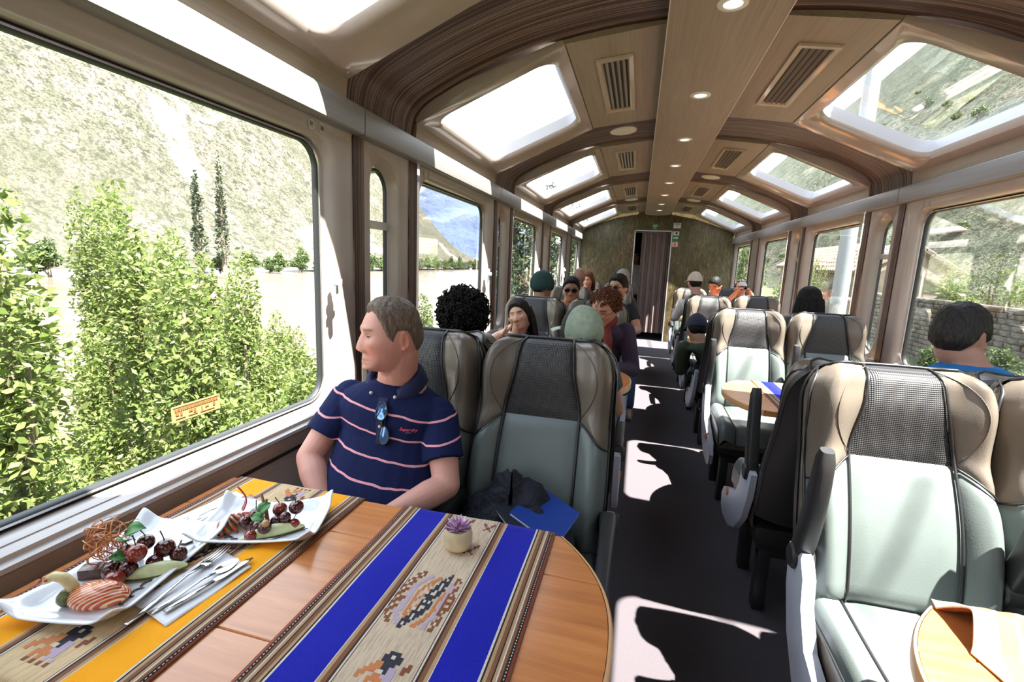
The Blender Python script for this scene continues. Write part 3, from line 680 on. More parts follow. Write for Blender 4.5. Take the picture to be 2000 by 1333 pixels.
# ------------------------------------------------------------------ seats
def leather(name, col, grain=420, rough=.38, var=.06):
    k = Nd(name); v = k.coord(); f = k.noise(v, grain, 3, .6); g = k.noise(v, 9, 4)
    vo = k.n('TexVoronoi', {'Vector': v, 'Scale': grain*.7}); k.set(k.b, 'Base Color', k.ramp(g, [(.3, tuple(c*(1-var) for c in col)), (.7, tuple(c*(1+var) for c in col))]))
    k.b.inputs['Roughness'].default_value = rough; k.b.inputs['Specular IOR Level'].default_value = .45
    k.bump(vo.outputs['Distance'], .25, .0007); MATS[name] = k.m; return k.m
m_lgrey = leather('grey_green_leather', (.108, .127, .120)); m_taupe = leather('taupe_leather', (.128, .106, .085), rough=.30)
def mesh_fabric():
    k = Nd('black_perforated_mesh'); v = k.coord((1, 1, 1), (0, 0, .785)); vo = k.n('TexVoronoi', {'Vector': k.coord((1, 1, 1)), 'Scale': 1.0})
    c = k.n('TexCoord'); sp = k.n('SeparateXYZ', {0: c.outputs['Object']})
    fx = k.math('MULTIPLY', sp.outputs['X'], 560.0); fz = k.math('MULTIPLY', sp.outputs['Z'], 560.0)
    a = k.math('SINE', k.math('ADD', fx, fz)); b = k.math('SINE', k.math('SUBTRACT', fx, fz)); h = k.math('MULTIPLY', a, b)
    d = k.ramp(h, [(.0, (.010, .010, .012)), (.30, (.016, .015, .017)), (.70, (.085, .078, .074))])
    k.set(k.b, 'Base Color', d); k.b.inputs['Roughness'].default_value = .45; k.bump(h, .5, .0015); return k.m
m_mesh = mesh_fabric()
m_pipe = P('black_piping', (.012, .012, .013), .4); m_shell = P('black_seat_shell', (.017, .016, .017), .42, bump=.1, bscale=300)
m_side = P('silver_grey_plastic', (.46, .48, .55), .38); m_arm = P('black_armrest', (.018, .018, .019), .48, bump=.15, bscale=350)
m_btn = P('orange_button', (.62, .17, .05), .35); m_steel = P('dark_steel', (.05, .05, .055), .4, metal=.6); m_stitch = P('seat_stitch', (.10, .085, .07), .6)
SL, STH = .722, math.radians(18.6)
def hw(t): return .236*(1 - .21*max(0, (t-.80)/.20)**2.4) + .006*math.sin(PI*min(1, t/.6))
def um(t): return .565 if t < .60 else .565 - .135*smooth01(.60, .86, t) + .02*smooth01(.9, 1, t)
def tl(u): return .60 - .12*smooth01(.50, 1.0, abs(u))
def sd(u, t):
    a = abs(u)
    d = .026*math.sin(PI*min(1, t/.62))**1 if t < .62 else 0.0
    d += .040*smooth01(.60, .84, t)
    d += .042*smooth01(.50, .80, a)*(1-.25*smooth01(.35, .6, t))
    d -= .085*max(0, (a-.80)/.20)**2.2
    d -= .075*max(0, (t-.90)/.10)**2.2
    d -= .02*smooth01(.06, 0, t)
    return d
def sp3(u, t, d):
    tt = t*SL*(1 - .018*abs(u)**3*smooth01(.7, 1, t))
    return (u*hw(t), tt*math.sin(STH)-d*math.cos(STH), .525+tt*math.cos(STH)+d*math.sin(STH))
def patch(fu0, fu1, ft0, ft1, nu=12, nt=18, puff=.011):
    """grid patch of the backrest between two edges, dipping at its seams"""
    m = MB()
    def fn(p, q):
        # u between edges evaluated at matching t
        u0 = fu0(0); u = None
        t_ = None
        uu0, uu1 = fu0, fu1
        # iterate t because the t limits depend on u
        t_ = ft0(.7)+(ft1(.7)-ft0(.7))*q
        for _ in range(4):
            u = fu0(t_)+(fu1(t_)-fu0(t_))*p; t_ = ft0(u)+(ft1(u)-ft0(u))*q
        e = min(min(p, 1-p)*nu, min(q, 1-q)*nt); dip = -puff*(1-smooth01(0, 1.6, e))
        return sp3(u, t_, sd(u, t_)+dip+.003)
    m.grid(fn, nu, nt); return m
def seat_master(aisle, arm_up):
    """aisle: -1 / +1 / 0 = which side (local x, seat faces -Y) carries the side panel; arm_up: armrest folded up"""
    e = empty('passenger_seat')
    kw = dict(smooth=180)
    patch(lambda t: -.565, lambda t: .565, lambda u: .01, lambda u: .60, 16, 20).build('backrest', m_lgrey, e, **kw)
    patch(lambda t: -um(t), lambda t: um(t), lambda u: .60, lambda u: .995, 14, 20).build('headrest_panel', m_mesh, e, **kw)
    for s in (-1, 1):
        patch(lambda t, s=s: s*um(t), lambda t, s=s: s*1.0, lambda u: tl(u), lambda u: .995, 10, 20).build('headrest_wing', m_taupe, e, **kw)
        patch(lambda t, s=s: s*.565, lambda t, s=s: s*1.0, lambda u: .01, lambda u: tl(u), 10, 18).build('side_bolster', m_lgrey, e, **kw)
    # gusset between front edge and shell
    out = [(1, t) for t in np.linspace(.0, .995, 30)] + [(u, .995) for u in np.linspace(.9, -.9, 14)] + [(-1, t) for t in np.linspace(.995, 0, 30)]
    g = MB(); f0 = [sp3(u, t, sd(u, t)) for u, t in out]; f1 = [sp3(u*1.02, t*1.004, sd(u, t)*.0-.035) for u, t in out]; f2 = [sp3(u*1.0, t, -.085) for u, t in out]
    n = len(out); g.add(f0+f1+f2, [(j*n+i, j*n+i+1, (j+1)*n+i+1, (j+1)*n+i) for j in (0, 1) for i in range(n-1)]); g.build('gusset', m_taupe, e, smooth=180)
    # shell
    sh = MB()
    def shf(p, q): u = (p*2-1); t = q; return sp3(u*1.03, t*1.005-.02, -.082-.050*(1-abs(u)**3)*(1-.7*smooth01(.7, 1, t)))
    sh.grid(shf, 14, 16); sh.add([sp3(u*1.035, t*1.005, -.055) for u, t in out]+[sp3(u*1.03, t*1.005-.0, -.087) for u, t in out], [(i, i+1, n+i+1, n+i) for i in range(n-1)])
    sh.build('back_shell', m_shell, e, smooth=60)
    def pipe(pts, r): MB().tube(pts, r, 6).build('piping', m_pipe, e, smooth=180)
    pipe([sp3(u, t, sd(u, t)+.001) for u, t in out], .0052)
    for s in (-1, 1):
        pipe([sp3(s*um(t), t, sd(s*um(t), t)+.001) for t in np.linspace(.01, .99, 36)], .0042)
        pipe([sp3(s*u, tl(u), sd(u, tl(u))+.001) for u in np.linspace(.565, .99, 12)], .0030)
    for s in (-1, 1):
        pts = []
        for i in range(20):
            q = i/19; t = .975-.36*q; u = um(t)+.02+(.34*math.sin(PI*min(1, q*1.02))**.8)*(1-.2*q); pts.append(sp3(s*u, t, sd(u, t)+.0045))
        MB().tube(pts, .0016, 5).build('stitching', m_stitch, e, smooth=180)
    # cushion
    def cz(u, v):       # v 0 at the back .. 1 at the front edge, then rolls over
        y = .03-.50*min(v, 1); a = abs(u)
        z = .535-.010*v+.022*smooth01(.5, .85, a)-.05*max(0, (a-.85)/.15)**2+.012*math.sin(PI*min(1, v))
        if v > .86: z -= .10*((v-.86)/.14)**2.2; y -= .012*math.sin(PI*(v-.86)/.14)
        return y, z
    def cpatch(u0, u1, name, w):
        m = MB()
        def fn(p, q):
            u = u0(q)+(u1(q)-u0(q))*p; y, z = cz(u, q); ee = min(p, 1-p)*8; return (u*.236, y, z-.009*(1-smooth01(0, 1.4, ee)))
        m.grid(fn, w, 22); return m.build(name, m_lgrey, e, smooth=180)
    sw = lambda q: .60+.06*math.sin(PI*q)-.10*smooth01(.55, .62, q)*0
    cpatch(lambda q: -sw(q), sw, 'seat_cushion', 14)
    for s in (-1, 1):
        cpatch(lambda q, s=s: s*sw(q), lambda q, s=s: s*1.0, 'cushion_bolster', 8)
    sd_ = MB(); pts = [cz(1.0, v) for v in np.linspace(0, 1, 16)]
    for s in (-1, 1):
        vs = [(s*.236, y, z) for y, z in pts]+[(s*.232, y*.97, .40) for y, z in pts]; k = len(pts); sd_.add(vs, [(i, i+1, k+i+1, k+i) for i in range(k-1)])
    vs = [(u*.236, *cz(u, 1.0)) for u in np.linspace(-1, 1, 10)]+[(u*.232, -.455, .39) for u in np.linspace(-1, 1, 10)]; sd_.add(vs, [(i, i+1, 10+i+1, 10+i) for i in range(9)])
    sd_.build('cushion_side', m_taupe, e, smooth=60)
    for s in (-1, 1):
        pipe([(s*sw(q)*.236, cz(sw(q), q)[0], cz(sw(q), q)[1]-.003) for q in np.linspace(0, 1, 24)], .0038)
        pipe([(s*.236, *cz(1.0, q)) for q in np.linspace(0, 1, 24)], .0042)
    MB().box(-.225, .225, -.44, .05, .34, .42, .015).box(-.20, .20, -.36, .02, .30, .345).build('seat_pan', m_shell, e, smooth=40)
    for yy in (-.32, -.02): MB().box(-.19, -.14, yy-.03, yy+.03, 0, .31, .006).box(.14, .19, yy-.03, yy+.03, 0, .31, .006).box(-.19, .19, yy-.02, yy+.02, .26, .31).build('leg', m_steel, e, smooth=40)
    sides = {-1: 0, 1: 0}
    def arm(x, up, name='armrest'):
        if up: a0, a1 = Vector((x, .015, .66)), Vector((x, -.060, 1.005))
        else: a0, a1 = Vector((x, .00, .668)), Vector((x, -.385, .655))
        d = (a1-a0); L = d.length; d.normalize(); nz = Vector((1, 0, 0)).cross(d)*(-1 if not up else -1)
        if nz.z < 0 and not up: nz = -nz
        if up and nz.y > 0: nz = -nz
        rings = []
        for q in np.linspace(-.04, 1.0, 14):
            t = max(q, 0); w = .024-.004*t; hh = .030-.006*t+.006*math.sin(PI*t)
            if q < 0: w, hh = .020, .022
            if q > .96: w, hh = w*.82, hh*.7
            c = a0+d*L*q+nz*(.012*math.sin(PI*t))
            rings.append([tuple(c+Vector((1, 0, 0))*a+nz*b) for a, b in rrect(-w, w, -hh, hh, .012, 3)])
        m = MB().rings(rings, True, True); o = m.build(name, m_arm, e, smooth=50)
        pv = MB().lathe([(0, -.030), (.030, -.030), (.036, -.024), (.036, .024), (.030, .030), (0, .030)], 20, Matrix.Translation((x, .012, .650)) @ Matrix.Rotation(PI/2, 4, 'Y'))
        pv.build('hinge', m_arm, o, smooth=40)
    if aisle:
        x = aisle*.262
        poly = [(.075, .660), (-.035, .685), (-.070, .640), (-.085, .560), (-.150, .470), (-.300, .425), (-.400, .385), (-.440, .330), (-.425, .270), (-.370, .245), (-.240, .255), (-.110, .315), (-.005, .420), (.055, .545)]
        m = MB(); rr = []
        for dx, sc in ((-.017, .94), (-.012, 1.0), (.012, 1.0), (.017, .94)):
            rr.append([(x+dx, -.15+(y+.15)*sc, .47+(z-.47)*sc) for y, z in poly])
        m.rings(rr, True, True); sp_ = m.build('side_panel', m_side, e, smooth=35)
        MB().lathe([(0, -.012), (.017, -.010), (.021, -.004), (.021, .012), (0, .012)], 18, Matrix.Translation((x-aisle*.002, -.30, .405)) @ Matrix.Rotation(-aisle*PI/2*-1, 4, 'Y') @ Matrix.Translation((0, 0, .014))).build('recline_button', m_btn, sp_, smooth=40)
        arm(x, arm_up)
        arm(-aisle*.243, arm_up)
    return e
SEATY, SEATB = 1.45, 2.04
SX = {'L': {'aisle': -.29, 'window': -.775}, 'R': {'aisle': .785, 'window': 1.272}}
masters = {}
seat_objs = {}
# (side, place, direction f = faces the camera / b = faces away, row, arm up, label)
seat_list = [
 ('L', 'window', 'f', 0, False, 'grey leather seat under the man in the striped polo shirt'),
 ('L', 'aisle', 'f', 0, False, 'empty seat beside the striped-shirt man, dark jacket and blue folders on it'),
 ('R', 'aisle', 'f', 0, True, 'large sunlit empty seat in the right foreground with its black armrest folded up'),
 ('R', 'window', 'f', 0, True, 'sunlit seat cut by the right edge of the picture'),
 ('L', 'window', 'b', 0, False, 'seat facing away under the person with black curly hair'),
 ('L', 'aisle', 'b', 0, False, 'seat facing away under the person with the green cap'),
 ('R', 'aisle', 'b', 0, True, 'seat facing away behind the large sunlit right seat, raised black armrest seen beside it'),
 ('R', 'window', 'b', 0, True, 'seat facing away under the grey-haired man in blue'),
 ('L', 'window', 'f', 1, False, 'seat behind the dark-haired woman who rests her chin on her hand'),
 ('L', 'aisle', 'f', 1, False, 'seat behind the woman with red-brown curls'),
 ('R', 'aisle', 'f', 1, True, 'empty half-sunlit aisle seat facing us across the second right table'),
 ('R', 'window', 'f', 1, True, 'empty window seat in front of the black crown of hair on the right'),
 ('L', 'window', 'b', 1, False, 'seat facing away under the person with the dark green hat'),
 ('L', 'aisle', 'b', 1, False, 'seat facing away behind the curly-haired woman, second row on the left aisle'),
 ('R', 'aisle', 'b', 1, False, 'seat facing away under the person in navy leaning into the aisle'),
 ('R', 'window', 'b', 1, False, 'seat facing away under the black crown of hair on the right'),
 ('L', 'window', 'f', 2, False, 'seat behind the man with mirrored sunglasses'),
 ('L', 'aisle', 'f', 2, False, 'seat behind the man in black with sunglasses'),
 ('R', 'aisle', 'f', 2, False, 'third aisle seat facing us on the right'),
 ('R', 'window', 'f', 2, False, 'seat right below the hands that hold the camera'),
 ('L', 'window', 'b', 2, False, 'seat facing away in the third row at the left windows'),
 ('L', 'aisle', 'b', 2, False, 'seat facing away in the third row on the left aisle'),
 ('R', 'aisle', 'b', 2, False, 'seat facing away under the person in the pale cap on the right'),
 ('R', 'window', 'b', 2, False, 'seat facing away in the third row at the right windows'),
 ('L', 'window', 'f', 3, False, 'seat behind the red-haired woman far back on the left'),
 ('L', 'aisle', 'f', 3, False, 'farthest aisle seat on the left'),
 ('R', 'aisle', 'f', 3, False, 'farthest aisle seat on the right, white cloth on top'),
 ('R', 'window', 'f', 3, False, 'farthest window seat on the right'),
]
def place_seat(side, pl, dr, row, up, label):
    # local aisle side: the seat faces -Y; turned by 180 degrees the local x flips
    ax = (1 if side == 'L' else -1) if pl == 'aisle' else 0
    if pl == 'window': ax = 0
    ax = ax*(1 if dr == 'f' else -1)
    key = (ax, up)
    if key not in masters: masters[key] = seat_master(ax, up); o = masters[key]
    else: o = copy_tree(masters[key])
    y = SEATY+SEATB*row if dr == 'f' else 2.12+SEATB*row
    if dr == 'b': o.scale = (1, 1, .975)
    o.location = (SX[side][pl], y, 0); o.rotation_euler = (0, 0, 0 if dr == 'f' else PI)
    tag(o, label, 'seat', 'passenger seats'); return o
for a in seat_list: seat_objs[a[:4]] = place_seat(*a)

# ------------------------------------------------------------------ tables
def cherry():
    k = Nd('cherry_wood'); v = k.coord((3.2, 46, 46)); f = k.noise(v, 1.0, 6, .62, .5); g = k.noise(k.coord((1.1, 4, 4)), 1.2, 3)
    h = k.math('ADD', k.math('MULTIPLY', f, .6), k.math('MULTIPLY', g, .4))
    k.set(k.b, 'Base Color', k.ramp(h, [(.3, (.36, .115, .030)), (.5, (.53, .19, .055)), (.7, (.66, .27, .085))])); k.b.inputs['Roughness'].default_value = .30
    k.b.inputs['Coat Weight'].default_value = .35; k.b.inputs['Coat Roughness'].default_value = .16; return k.m
m_cherry = cherry(); m_edge = P('table_edge_band', (.62, .33, .15), .35)
TZ = .807
def table(side, row, label):
    s = -1 if side == 'L' else 1
    yc = .76+SEATB*row; e = empty('folding_table' if False else 'dining_table', (XC+s*1.36, yc, 0), 0, label, 'table', 'tables between the seats')
    # local: x from the wall inwards (towards the aisle) as +a
    def loc(a, y, z): return (-s*a, y, z)
    def tip(y): return 1.105-.135*abs(y/.325)**2.4+0.0     # aisle end, rounded
    bands = [(-.325, -.155), (-.1535, .1685), (.170, .325)]
    for y0, y1 in bands:
        top = [(0.0, y0)]+[(tip(y), y) for y in np.linspace(y0, y1, 12)]+[(0.0, y1)]
        top = top if s < 0 else top
        m = MB(); rr = []
        for ins, z in ((0, TZ-.030), (0, TZ-.003), (.002, TZ)):
            rr.append([loc(min(max(a, 0), a-ins if a > .5 else a), y+(ins if y == y0 else -ins if y == y1 else 0), z) for a, y in top])
        m.rings(rr, True, True); m.build('plank', m_cherry, e, smooth=30)
    ed = MB(); pts = [(tip(y)+.003, y) for y in np.linspace(-.325, .325, 28)]
    ed.rings([[loc(a+o, y, z) for a, y in pts] for o, z in ((-.016, TZ-.034), (.004, TZ-.030), (.005, TZ-.005), (.002, TZ+.0004), (-.0035, TZ+.0005))])
    ed.v = ed.v; ed.f = [f for f in ed.f if max(f)-min(f) < 60 and not (abs(f[0]-f[1]) > 5)]
    ed.build('edge_band', m_edge, e, smooth=60)
    MB().box(-.10 if s < 0 else -.9, .9 if s < 0 else .10, -.03, .03, TZ-.075, TZ-.031).build('rail', m_steel, e)
    MB().lathe([(.20, 0), (.20, .012), (.035, .03), (.030, .06), (.030, TZ-.07), (.06, TZ-.034)], 20, Matrix.Translation((-s*.62, 0, 0))).build('leg', m_steel, e, smooth=40)
    return e
tl_ = table('L', 0, 'cherry wood table with the fruit plates in the left foreground'); table('R', 0, 'sunlit table corner at the lower right edge of the picture')
table('L', 1, 'cherry wood table showing its rounded end beside the curly-haired woman'); table('R', 1, 'sunlit table with a blue striped runner behind the large right seat')
table('L', 2, 'table before the two men with sunglasses'); table('R', 2, 'table before the third right seats'); table('L', 3, 'farthest table on the left'); table('R', 3, 'farthest table on the right')

# ------------------------------------------------------------------ woven runners
def runner_mat(name, main, beige):
    """stripes across local x (half width .205), fine weave"""
    k = Nd(name); c = k.n('TexCoord'); sp = k.n('SeparateXYZ', {0: c.outputs['Object']}); ax = k.math('ABSOLUTE', sp.outputs['X'])
    f = k.math('DIVIDE', ax, .205)
    br, dk, wh, tan, rd = (.20, .085, .04), (.022, .010, .008), (.62, .56, .48), (.42, .27, .15), (.30, .05, .03)
    st = [(0, beige), (.285, (.06, .02, .012)), (.292, wh), (.305, (.05, .02, .012)), (.325, br), (.365, tan), (.395, wh), (.405, main), (.765, wh), (.785, dk), (.80, tan), (.825, br), (.86, dk), (.875, tan), (.895, wh), (.91, br), (.935, dk), (.95, wh), (.958, dk), (.972, rd), (.985, br)]
    col = k.ramp(f, st[:32], 'CONSTANT')
    # dashed line in the border
    dash = k.math('GREATER_THAN', k.math('SINE', k.math('MULTIPLY', sp.outputs['Y'], 900.0)), 0.0)
    inb = k.math('MULTIPLY', k.math('GREATER_THAN', f, .948), k.math('LESS_THAN', f, .961)); col = k.mix(k.math('MULTIPLY', dash, inb), col, (.012, .010, .010))
    w1 = k.math('SINE', k.math('MULTIPLY', sp.outputs['X'], 2300.0)); w2 = k.math('SINE', k.math('MULTIPLY', sp.outputs['Y'], 2100.0)); wv = k.math('MULTIPLY', w1, w2)
    v = k.coord((260, 24, 1)); nz = k.noise(v, 1.0, 3, .6)
    inm = k.math('LESS_THAN', f, .284)
    col = k.mix(k.math('MULTIPLY', inm, k.ramp(nz, [(.45, 0), (.62, .45)])), col, tuple(q*.45 for q in beige))
    k.set(k.b, 'Base Color', col); k.b.inputs['Roughness'].default_value = .85; k.b.inputs['Specular IOR Level'].default_value = .15; k.b.inputs['Sheen Weight'].default_value = .1
    k.bump(wv, .3, .0008); MATS[name] = k.m; return k.m
m_blue = runner_mat('blue_runner', (.003, .006, .33), (.60, .46, .33)); m_yel = runner_mat('yellow_runner', (.90, .36, .002), (.64, .46, .26))
def runner(name, x, yc, mat, label, h0=.14, h1=.14, half=.3255, seed=0, wav=.0015):
    rs = random.Random(seed)
    e = MB(); prof = []
    n = 40
    for i in range(n+1): prof.append((-half-.004+(2*half+.008)*i/n, 0.0))
    a = [(-half-.012, -h0), (-half-.012, -h0*.5), (-half-.011, -.012), (-half-.008, -.003)]; b = [(half+.008, -.003), (half+.011, -.012), (half+.012, -h1*.5), (half+.012, -h1)]
    prof = a+prof+b; m = len(prof); nx = 40
    def fn(p, q):
        i = min(m-1, int(round(q*(m-1)))); y, z = prof[i]; u = (p*2-1)*.205
        return (u, y+(.004*math.sin(u*40+seed) if z < -.02 else 0), z+.0022+(wav*math.sin(u*55+y*9+seed)*.5+wav*.5*math.sin(u*23-y*17) if z == 0.0 else 0))
    e.grid(fn, nx, m-1)
    o = e.build(name, mat, smooth=180, loc=(x, yc, TZ)); md = o.modifiers.new('thick', 'SOLIDIFY'); md.thickness = .0016; md.offset = 1
    return tag(o, label, 'table runner')
r_y = runner('table_runner', -.879, .76, m_yel, 'yellow and orange woven runner under the two fruit plates', seed=1)
r_b = runner('table_runner', -.352, .76, m_blue, 'deep blue woven runner with a beige figured middle, under the flower pot', seed=2)
runner('table_runner', .92, .76+SEATB, m_blue, 'blue striped runner hanging over the second right table', .30, .12, seed=3)

runner('table_runner', -.62, .76+SEATB, m_blue, 'blue runner on the second left table, hidden behind the seats', .14, .10, seed=5)
# ------------------------------------------------------------------ people
def attr_mat(name, rough, sss=0.0, spec=.4, bumpsc=0, bumps=.1, sheen=0.0):
    k = Nd(name); a = k.n('Attribute', attribute_name='tone'); k.set(k.b, 'Base Color', a.outputs['Color']); b = k.b
    b.inputs['Roughness'].default_value = rough; b.inputs['Specular IOR Level'].default_value = spec; b.inputs['Sheen Weight'].default_value = sheen
    if sss: b.inputs['Subsurface Weight'].default_value = sss; b.inputs['Subsurface Radius'].default_value = (.010, .004, .002); b.inputs['Subsurface Scale'].default_value = .5
    if bumpsc: k.bump(k.noise(k.coord(), bumpsc, 4), bumps, .0015)
    MATS[name] = k.m; return k.m
m_skin = attr_mat('skin', .48, .12, .35, 900, .12)
def hair_mat(name, c, sc=(160, 160, 26), rough=.5):
    k = Nd(name); f = k.noise(k.coord(sc), 1.0, 4, .6); k.set(k.b, 'Base Color', k.ramp(f, [(.32, tuple(q*.45 for q in c)), (.55, c), (.72, tuple(min(1, q*1.7) for q in c))]))
    k.b.inputs['Roughness'].default_value = rough; k.b.inputs['Specular IOR Level'].default_value = .18; k.bump(f, .5, .003); MATS[name] = k.m; return k.m
def gs(x, s): return np.exp(-(x/s)**2)
def S01(a, b, x):
    t = np.clip((x-a)/(b-a), 0, 1); return t*t*(3-2*t)
def head_surface(th, ph, jaw=1.0, nose=1.0, fat=0.0):
    """th from the crown, ph from the face direction (+Y), arrays -> x,y,z in the head frame (metres)"""
    dx = np.sin(th)*np.sin(ph); dy = np.sin(th)*np.cos(ph); dz = np.cos(th)
    z = .118*dz; rr = np.maximum(1e-6, np.sqrt(dx*dx+dy*dy))
    low = S01(.0, -.105, z); hi = S01(.02, .118, z)
    x = .0765*np.sign(dx)*np.abs(dx)**.92*(1-.20*low*jaw+.10*fat*low)
    y = np.where(dy > 0, .092, .104)*np.sign(dy)*np.abs(dy)**.9
    y = np.where(dy < 0, y*(1-.42*S01(-.015, -.10, z)), y)
    # lower face: keep the front full down to the chin
    fr = S01(.15, .75, np.where(rr > .02, dy/rr, 0)); zz = np.clip(-z, 0, .118)
    y = y + fr*S01(.045, .112, zz)*(.040-.0*zz)*S01(.119, .085, zz)
    y = y - fr*.006*S01(.05, .0, np.abs(z-.055))*0
    f = S01(0.0, .45, dy)
    ax = np.abs(x)
    tipz = np.interp(z, [-.047, -.042, -.036, -.028, -.020, -.006, .012, .027], [0, .007, .018, .0235, .0215, .0145, .0065, 0])*nose
    sg = np.interp(z, [-.04, -.028, .0, .03], [.0125, .0125, .0095, .009])
    y = y + f*tipz*np.exp(-(x/sg)**2)
    y = y - f*.0035*gs(x, .014)*gs(z-.024, .009) + f*(.0085*gs(ax-.0135, .007)*gs(z+.034, .0075))
    y = y + f*(.006*gs(z-.034, .011)*gs(ax-.028, .022)) - f*.0115*gs(ax-.031, .0155)*gs(z-.012, .0105) + f*.0045*gs(ax-.031, .0105)*gs(z-.013, .006)
    y = y + f*.006*gs(ax-.045, .018)*gs(z+.016, .016)
    y = y + f*(.0088*gs(z+.0600, .0052)*gs(x, .019)+.0090*gs(z+.0720, .0056)*gs(x, .017)-.0050*gs(z+.0658, .0024)*gs(x, .026)-.0050*gs(z+.0835, .006)*gs(x, .022))
    y = y + f*.0125*gs(z+.101, .014)*gs(x, .021)
    x = x + np.sign(x)*(.004*gs(z+.02, .03)*S01(.2, .7, dy)) + np.sign(x)*fat*.010*gs(z+.06, .035)*S01(-.3, .4, dy)
    return x, y, z
def head_mesh(mb, M, nu=72, nv=64, **kw):
    th = np.linspace(0.02, PI-.02, nv+1); ph = np.linspace(-PI, PI, nu, endpoint=False)
    T, Ph = np.meshgrid(th, ph, indexing='ij'); x, y, z = head_surface(T, Ph, **kw)
    vs = [M @ Vector(p) for p in zip(x.ravel(), y.ravel(), z.ravel())]; fs = []
    for i in range(nv):
        for j in range(nu): fs.append((i*nu+j, (i+1)*nu+j, (i+1)*nu+(j+1) % nu, i*nu+(j+1) % nu))
    fs.append(tuple(range(nu))); fs.append(tuple(nv*nu+j for j in range(nu))[::-1]); mb.add(vs, fs)
def ear(mb, M, s):
    B = M @ Matrix.Translation((s*.0755, -.014, -.006)) @ Matrix.Scale(.88, 4) @ Matrix.Rotation(s*-.42, 4, 'Z') @ Matrix.Rotation(-.18, 4, 'X')
    pts = []
    for i in range(15):
        t = i/14; a = math.radians(-205+260*t); r = 1.0; pts.append(B @ Vector((s*(.009+.004*math.sin(PI*t)), .0165*math.cos(a)*(1.0 if math.sin(a) > 0 else .72), .031*math.sin(a)*(-1)*-1)))
    pts = [B @ Vector((s*(.006+.006*math.sin(PI*i/16)), -.004-.0165*math.sin(PI*(i/16)*1.0)*(1.1-.35*i/16), .030*math.cos(PI*i/16))) for i in range(17)]
    mb.tube(pts, [.0048]*11+[.0052]*3+[.006]*3, 8)
    mb.ball(B @ Vector((s*.003, -.006, 0)), 1.0, 10, 8, T=(M.to_3x3() @ Matrix.Rotation(s*-.42, 3, 'Z') @ Matrix.Diagonal((.0035, .0115, .0225))).to_4x4())
    mb.ball(B @ Vector((s*.004, -.002, -.029)), .0078, 8, 6)
def ring_ell(c, ax, ay, rx, ry, n=20, p=2.4):
    out = []
    for i in range(n):
        t = 2*PI*i/n; a, b = math.cos(t), math.sin(t)
        out.append(tuple(Vector(c)+ax*(math.copysign(abs(a)**(2/p), a)*rx)+ay*(math.copysign(abs(b)**(2/p), b)*ry)))
    return out
def limb(mb, pts, rs, n=14, k=6):
    """tapered limb with rounded joints"""
    P_ = [Vector(p) for p in pts]; cs = []; rr = []
    for i in range(len(P_)-1):
        for j in range(k): t = j/k; cs.append(P_[i].lerp(P_[i+1], t)); rr.append(rs[i]+(rs[i+1]-rs[i])*t)
    cs.append(P_[-1]); rr.append(rs[-1]); mb.tube(cs, rr, n)
    for p, r in zip(P_, rs): mb.ball(p, r*.995, 14, 10)
def hand(mb, wrist, elbow, side, curl=.5, scale=1.0, palm_n=None):
    """palm, five separate curled fingers; side +1 = thumb towards +x' of the hand frame"""
    w = Vector(wrist); d = (w-Vector(elbow)).normalized()
    nrm = Vector(palm_n) if palm_n is not None else Vector((0, 0, -1)); nrm = (nrm-d*nrm.dot(d)); nrm = nrm.normalized() if nrm.length > .05 else d.orthogonal().normalized()
    x = d.cross(nrm)*side; L = .088*scale
    R = []
    for t, wx, wz in ((-.12, .026, .019), (.0, .029, .0175), (.35, .037, .0165), (.75, .042, .0145), (1.0, .039, .0115)):
        R.append(ring_ell(w+d*L*t+nrm*(.006*t), x, nrm, wx*scale, wz*scale, 14, 2.6))
    mb.rings(R, True, True)
    for i, (off, ln) in enumerate(((.030, .068), (.0105, .078), (-.0105, .073), (-.030, .057))):
        b = w+d*L*.93+x*off*scale; c = curl*(1+.12*i); pts = [b-d*.02*scale]; p = b; a = 0
        pts.append(p)
        for seg, fr in enumerate((.46, .30, .24)):
            a += c*(.55, .8, .5)[seg]; dd = d*math.cos(a)+nrm*math.sin(a); p = p+dd*ln*scale*fr; pts.append(p)
        mb.tube(pts, [.0092*scale, .0090*scale, .0082*scale, .0074*scale, .0058*scale], 8)
        mb.ball(pts[-1], .0057*scale, 8, 6)
    b = w+d*L*.22+x*.026*scale; t1 = (d*.62+x*.72+nrm*.25).normalized(); p1 = b+t1*.036*scale; t2 = (d*.85+x*.28+nrm*.42*max(.3, curl)).normalized(); p2 = p1+t2*.030*scale; p3 = p2+(d*.9+nrm*.4*curl).normalized()*.022*scale
    mb.tube([b-t1*.01, b, p1, p2, p3], [.014*scale, .0135*scale, .0105*scale, .0095*scale, .007*scale], 8); mb.ball(p3, .007*scale, 8, 6)
